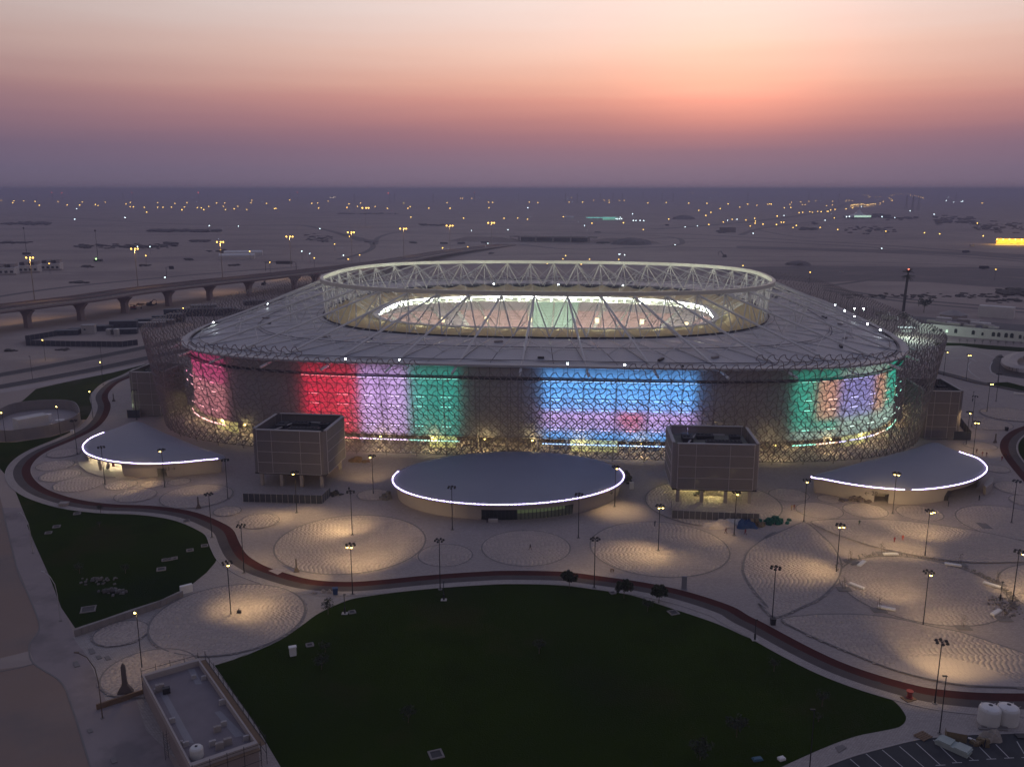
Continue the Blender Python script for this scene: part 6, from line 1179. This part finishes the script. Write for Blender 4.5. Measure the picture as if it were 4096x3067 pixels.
# ------------------------------------------------------------------ far street lamps, one object each; the tiny rows at the horizon as one
LD = {}
def far_lamp(v, x, y, c, h=11):
    p = at(v, x, y, h); d = math.hypot(p.x, p.y); b = max(0, min(11, round(math.log(max(d,300)/300)*3.4))); k = (c, b)
    if k not in LD:
        r = 300*math.exp(b/3.4)*.0005; m_ = MB(); m_.tube([(0,0,0),(0,0,h)], [.16,.1], 4); m_.ico((0,0,h), r, 1); LD[k] = m_.data('street_lamp', [M_dark, {'a':M_far_amber,'p':M_far_pale,'w':M_far_white,'r':M_far_red}[c]])
    o = link('street_lamp', LD[k], None, (p.x,p.y,0)); nm_ = {'a':'amber','p':'pale','w':'white','r':'red'}[c]
    tag(o, 'tiny '+nm_+' lamp glowing far out on the dusky desert plain', 'lamp', nm_+' lamps on the far plain'); return o
AMB = {'m':[(8,161),(80,176),(88,164),(150,163),(222,167),(248,192),(366,169),(425,190),(504,190),(520,172),(603,187),(620,195),(665,173),(796,184),(825,174),(822,201),(843,202),(912,205),(996,175),(996,205),(1030,204),(1083,203),(1106,180),(1150,220),(1165,203),(1181,176),(1248,207),(1272,208),(1288,219),(1320,200),(1370,177),(1412,199),(1420,177),(1425,219),(1480,214),(1502,198),(1560,219),(1592,160),(1586,176),(1684,180),(1735,213),(1744,212),(1830,160),(1970,180),(2007,178),(2074,165),(2014,210),(2193,205),(2206,183),(927,235),(921,510),(1394,472),(1705,552),(1986,525),(310,560),(1578,483),(2115,437)],
 'n':[(74,184),(60,205),(145,177),(126,199),(237,199),(316,211),(418,177),(445,211),(460,201),(577,211),(692,175),(711,211),(954,173),(980,174),(957,208),(1212,172),(1266,174),(1464,172),(1479,143),(1549,172),(1618,161),(1684,161),(1716,161),(1718,173),(1782,161),(1812,161),(1961,176),(2077,175),(464,267),(797,273),(1052,274),(1138,273),(1201,280),(1427,264),(1608,305),(1807,302),(2093,279),(664,461),(140,506),(1441,510),(1593,532),(1778,534),(1326,560),(1540,564),(1425,530),(778,148),(790,148),(850,149),(1880,109)],
 'o':[(93,178),(209,180),(157,225),(292,213),(343,183),(415,203),(466,184),(524,192),(590,186),(604,184),(614,184),(744,174),(733,187),(738,206),(801,170),(812,187),(828,187),(852,167),(895,165),(697,208),(964,195),(1002,190),(1003,168),(790,239),(813,237),(858,233),(876,236),(908,231),(930,232),(968,230),(976,230),(990,222),(1018,218),(1088,215),(1128,209),(233,237),(201,256),(220,314),(455,285),(482,323),(510,275),(514,292),(513,306),(562,311),(648,314),(652,260),(677,299),(693,299),(752,333),(773,319),(924,332),(1035,345),(1339,356),(1583,365),(1679,372),(1955,385),(1917,305),(1948,177),(436,573),(860,615),(2034,597),(1275,141),(1300,137),(1360,145),(1379,161),(1322,170),(1216,77),(1237,77),(1258,77)]}
for v, l_ in AMB.items():
    for x, y in l_: far_lamp(v, x, y, 'a')
for v, x, y in [('m',484,215),('m',788,269),('m',869,453),('m',948,453),('m',1907,482),('m',1958,497),('n',1203,208),('n',1778,501),('n',1785,501),('n',1815,505),('n',1865,247),('n',1787,268),('n',1561,320),('n',1760,278),('n',1772,278),('n',1784,278),('n',1796,278),('n',1870,288),('n',1886,288),('n',1912,288),('n',1935,288),('o',1090,264),('o',1108,263),('o',1315,264),('o',1395,270),('o',1492,227),('o',1644,249),('o',1768,171),('o',1816,169),('o',1825,166),('o',1735,143),('o',1720,162),('o',1186,200)]: far_lamp(v, x, y, 'w')
for v, x, y in [('m',1506,102),('m',1640,102),('m',1735,102),('m',1770,99),('m',1977,95),('m',2007,97),('m',2112,120),('m',2088,142),('m',2098,142),('m',2107,142),('m',2116,142),('n',210,106),('n',228,106),('n',244,105),('n',258,105),('n',1067,92),('o',2005,108),('o',2022,109)]: far_lamp(v, x, y, 'p')
for v, x, y in [('m',334,85),('m',396,84),('m',838,78),('m',1256,82),('m',1882,80),('n',324,92)]:
    p = at(v, x, y+84, 0); MBr = MB().ico((0,0,64), 2.6); tag(MBr.obj('warning_lamp', M_far_red, None, p), 'tiny red warning light on a pylon top over the far plain', 'lamp', 'red warning lights on pylons')
ROW = [(x,113) for x in (88,96,104,112,122,144,167,174,182,190,200,207,245,254,262,270,280,295,325,335,345,370,380,388)] + [(410,97),(487,95),(571,94),(598,97),(610,97),(692,93),(728,97),(720,94),(815,82),(822,80),(830,79),(840,78),(850,78),(865,77),(880,76),(905,76),(930,76)] + [(965,97),(980,97),(998,96),(1018,97),(1045,95),(1072,95),(1098,94),(1122,95),(1147,96),(1170,97),(1204,97),(1230,98),(1256,99),(1275,100),(1290,101),(1305,102),(1322,103),(1337,105),(1350,107),(1365,108),(1378,110),(1390,112),(1400,114),(1408,117),(1412,120),(1405,124),(1397,126),(1388,127),(1378,128),(1366,129),(1420,121),(1435,121),(1450,122),(1465,124),(1480,126),(1495,128),(1510,130),(1522,132),(1535,134),(1548,137),(1560,140),(1573,145)] + [(1000,106),(1020,108),(1045,110),(1070,112),(1095,114),(1120,116),(1150,120),(1175,123),(1200,127),(1215,129),(1228,131),(1238,136),(1232,142),(800,106),(780,108)] + [(1118,191),(1126,190),(1135,189),(1143,188),(1152,188),(1160,187),(1168,186),(1176,185),(1185,184),(1195,184),(1205,190),(1214,189),(1223,188),(1232,187),(1242,186),(1252,185),(1262,184),(1272,183),(1088,163),(1105,161),(1127,163),(1303,177),(1372,152)]
mb = MB()
for x, y in ROW: p = at('o',x,y,12); d = math.hypot(p.x,p.y); mb.ico((p.x,p.y,12), min(9,d*.0004)); mb.tube([(p.x,p.y,0),(p.x,p.y,12)], .2, 3)
stuff(mb.obj('lamp_rows', mat('row_lamps', (.8,.6,.3), .5, 0, emit=(1,.6,.14), es=7, sample=False)))
# ------------------------------------------------------------------ vehicles on the far roads
def vehicle(v, x, y, kind, az, label, lights=None):
    p = at(v,x,y); d = math.hypot(p.x,p.y); t = thing(kind, p, label, kind, None, az)
    if kind == 'car':
        MB().frustum((0,0,.35),(4.4,1.8),(4.2,1.7),.6).obj('body', M_white if hash(x) % 3 else M_dark, t); MB().frustum((-.2,0,.95),(2.6,1.65),(1.7,1.4),.55).obj('cabin', M_glass, t)
    else:
        l_ = 11; MB().box((0,0,2.0),(l_,2.5,2.8)).obj('body', M_dark if kind == 'lorry' else M_joist, t); MB().box((0,-1.28,2.4),(l_*.85,.06,.8)).obj('windows', M_glass, t); MB().frustum((l_/2+1,0,.6),(2,2.4),(1.6,2.3),2).obj('cab', M_dark, t)
    for s in (-1.35,1.35): MB().tube([(s,-.85,.33),(s,.85,.33)], .33, 8).obj('axle', M_black, t)
    if lights:
        for s in (-.6,.6): MB().ico((2.2*math.cos(0)+s*.0, s*max(1, d/900), .7), d*.00042).obj('headlight', {'w':M_far_white,'a':M_far_amber,'r':M_far_red}[lights], t)
VE = [('a',1310,828,'car','w','white car with headlights on the viaduct lane'),('n',26,512,'car','w','car with bluish headlights on the road left of the ring'),('n',56,536,'car','a','car with amber lights just left of the ring top'),('n',840,354,'car','w','pale car on the loop road beyond the ring, left of centre'),('n',1070,349,'car','w','pale car on the far road near the bridge'),('n',815,458,'car','a','car with amber lights on the viaduct ramp'),('n',942,435,'car','w','car with headlights behind the last amber mast'),('n',1022,422,'car',None,'pale car coming off the ramp left of the bridge'),('n',1202,410,'car','a','car with amber lights under the left half of the bridge'),('n',1372,407,'car','w','car with headlights under the middle of the bridge'),('n',1425,398,'car','r','car with red tail lights under the bridge'),('n',2124,444,'car','w','car with headlights on the loop right of the bridge'),('n',1925,347,'car','a','car with amber lights right of the bridge'),('n',2190,331,'car','w','car with headlights at the far highway turn'),('n',68,391,'car','a','car with amber lights by the fifth mast'),('n',670,438,'lorry',None,'dark lorry on the ramp, left of three'),('n',780,438,'lorry',None,'dark lorry on the ramp, middle of three'),('n',928,432,'lorry',None,'dark lorry on the ramp, right of three'),('n',1640,367,'bus',None,'pale bus crossing beyond the bridge'),
      ('o',65,331,'car','w','car with white headlights leading on the curving highway'),('o',140,324,'car','w','second white-lit car on the curving highway'),('o',307,300,'car','a','amber-lit car on the bend of the highway'),('o',333,289,'car','w','white-lit car high on the bend of the highway'),('o',362,283,'car','a','amber-lit car among the highway group'),('o',392,282,'car','w','white-lit car at the end of the highway group'),('o',492,372,'car','w','white-lit car by itself on the cross road'),('o',1302,467,'car','w','white car on the right-hand main road'),('o',1880,452,'bus',None,'long pale bus on the right-hand main road'),('o',1842,492,'lorry',None,'flat dark lorry on the right-hand main road'),('o',948,289,'car','w','left of two white-lit cars near the tent hall road'),('o',1008,274,'car','a','right of two lit cars near the tent hall road'),('o',690,258,'car','w','white-lit car far along the highway'),('m',788,271,'car','w','white-lit car on the far left road'),('m',467,282,'car','w','faint white car at the left of the far road'),('m',1317,323,'car','w','faint white car in the middle of the far road'),('m',1500,326,'car','w','faint white car right on the far road'),('m',2015,342,'car','w','white-lit car where the far road bends'),('m',2160,511,'car','w','white-lit car on the road left of the ring'),('m',2190,535,'car','a','amber-lit car near the gantry sign'),('d',745,785,'car',None,'pale car on the dark soil right of the ring'),('d',1885,755,'lorry',None,'dark digger lorry on the dark soil far right')]
for k, (v, x, y, kd, lt, txt) in enumerate(VE): vehicle(v, x, y, kd, R(k*37 % 50-10), txt, lt)
t = thing('excavator', at('o',320,520), 'dark excavator at work beyond the ring on the right', 'excavator', None, 2.6); MB().box((0,0,.9),(5,3.4,1.6)).obj('tracks', M_black, t); MB().frustum((0,0,1.7),(4.4,3),(3.8,2.6),2).obj('body', M_dark, t); MB().tube([(2,0,3),(5.5,0,8),(9,0,6),(8.6,0,2.5)], [.6,.5,.4,.35], 5).obj('boom', M_dark, t)
# ------------------------------------------------------------------ desert scrub and spoil heaps
def scrub(v, x0, x1, y, n_, s, dy=6, m=M_scrub):
    rr = random.Random(int(x0+y)); mb = MB()
    for i in range(n_):
        p = at(v, rr.uniform(x0,x1), y+rr.gauss(0,dy*.35)); q = s*rr.uniform(.4,1.2)
        for j in range(3): mb.ico((p.x+rr.gauss(0,.5)*q, p.y+rr.gauss(0,.5)*q, q*.25), q*rr.uniform(.5,.9), 0, .32)
    stuff(mb.obj('scrub', m))
for q in (('m',40,300,312,60,9,14),('m',960,1390,356,90,8,10),('m',490,1060,452,140,4,16),('m',1205,1310,420,40,5,6),('m',1060,1120,440,14,8,14),('m',1180,1230,535,10,4),('m',885,940,575,8,4),('m',1450,1510,572,14,3.4),('m',1300,1340,482,5,3),('m',0,190,430,30,5,8),('m',520,560,580,10,4),('m',1940,2100,400,40,4,30),('m',1400,1500,500,30,5,30),('n',0,380,247,50,8,4),('n',960,980,495,8,3),('n',200,230,425,4,5),('n',460,510,430,8,5),('n',1640,1720,430,12,5),('n',520,700,320,30,7,6),('o',800,900,345,26,6,14),('o',1090,1260,272,60,9,12),('o',1270,1340,262,24,14,12),('o',1340,1540,275,40,8,10),('o',1640,1900,290,70,8,34),('o',1890,2200,330,70,6,40),('o',880,900,310,8,6),('o',270,290,360,5,6),('o',1080,1400,350,40,5,40),('d',2010,2211,945,40,5,30),('d',1900,2160,1010,30,2.4,20),('d',740,2100,975,90,2.2,26),('a',60,130,1415,6,2.4),('a',480,560,1405,8,1.6),('a',580,720,868,14,2.6),('a',1040,1260,1045,10,2)): scrub(*q)
for v, x, y, s, txt in (('o',785,568,16,'spoil heap right of the ring on the pale strip'),('o',60,280,40,'long dark mound on the plain at the right, left end'),('n',1855,438,34,'dark domed mound with an opening beyond the ring'),('o',338,362,30,'dark square block on the plain by the highway'),('n',212,425,14,'low mound inside the left loop road'),('d',390,724,11,'low spoil heap on the pale strip right of the ring')):
    rr = random.Random(int(x)); mb = MB(); m_ = 14
    if 'square' in txt: mb.box((0,0,5), (s,s*.6,10))
    else: mb.lathe((0,0,-.2), [(s,0),(s*.8,s*.16),(s*.5,s*.26),(s*.15,s*.32)], m_); mb.v = [(a*rr.uniform(.85,1.15), b*rr.uniform(.6,.9), c) for a,b,c in mb.v]
    tag(mb.obj('mound', M_dark_soil, None, at(v,x,y)), txt, 'mound')
# ------------------------------------------------------------------ dusk haze over the plain
hz = MB().box((0,22800,46), (69000,46800,114)).data('haze', []); hz.materials.clear()
hm = bpy.data.materials.new('haze'); hm.use_nodes = True; nt = hm.node_tree; nt.nodes.clear(); pvn = nt.nodes.new('ShaderNodeVolumePrincipled'); pvn.inputs['Color'].default_value = (.66,.655,.90,1); pvn.inputs['Density'].default_value = 2.3e-4; pvn.inputs['Anisotropy'].default_value = 0.1
ou = nt.nodes.new('ShaderNodeOutputMaterial'); nt.links.new(pvn.outputs[0], ou.inputs['Volume']); hz.materials.append(hm)
hm.cycles.homogeneous_volume = True
stuff(link('haze', hz))
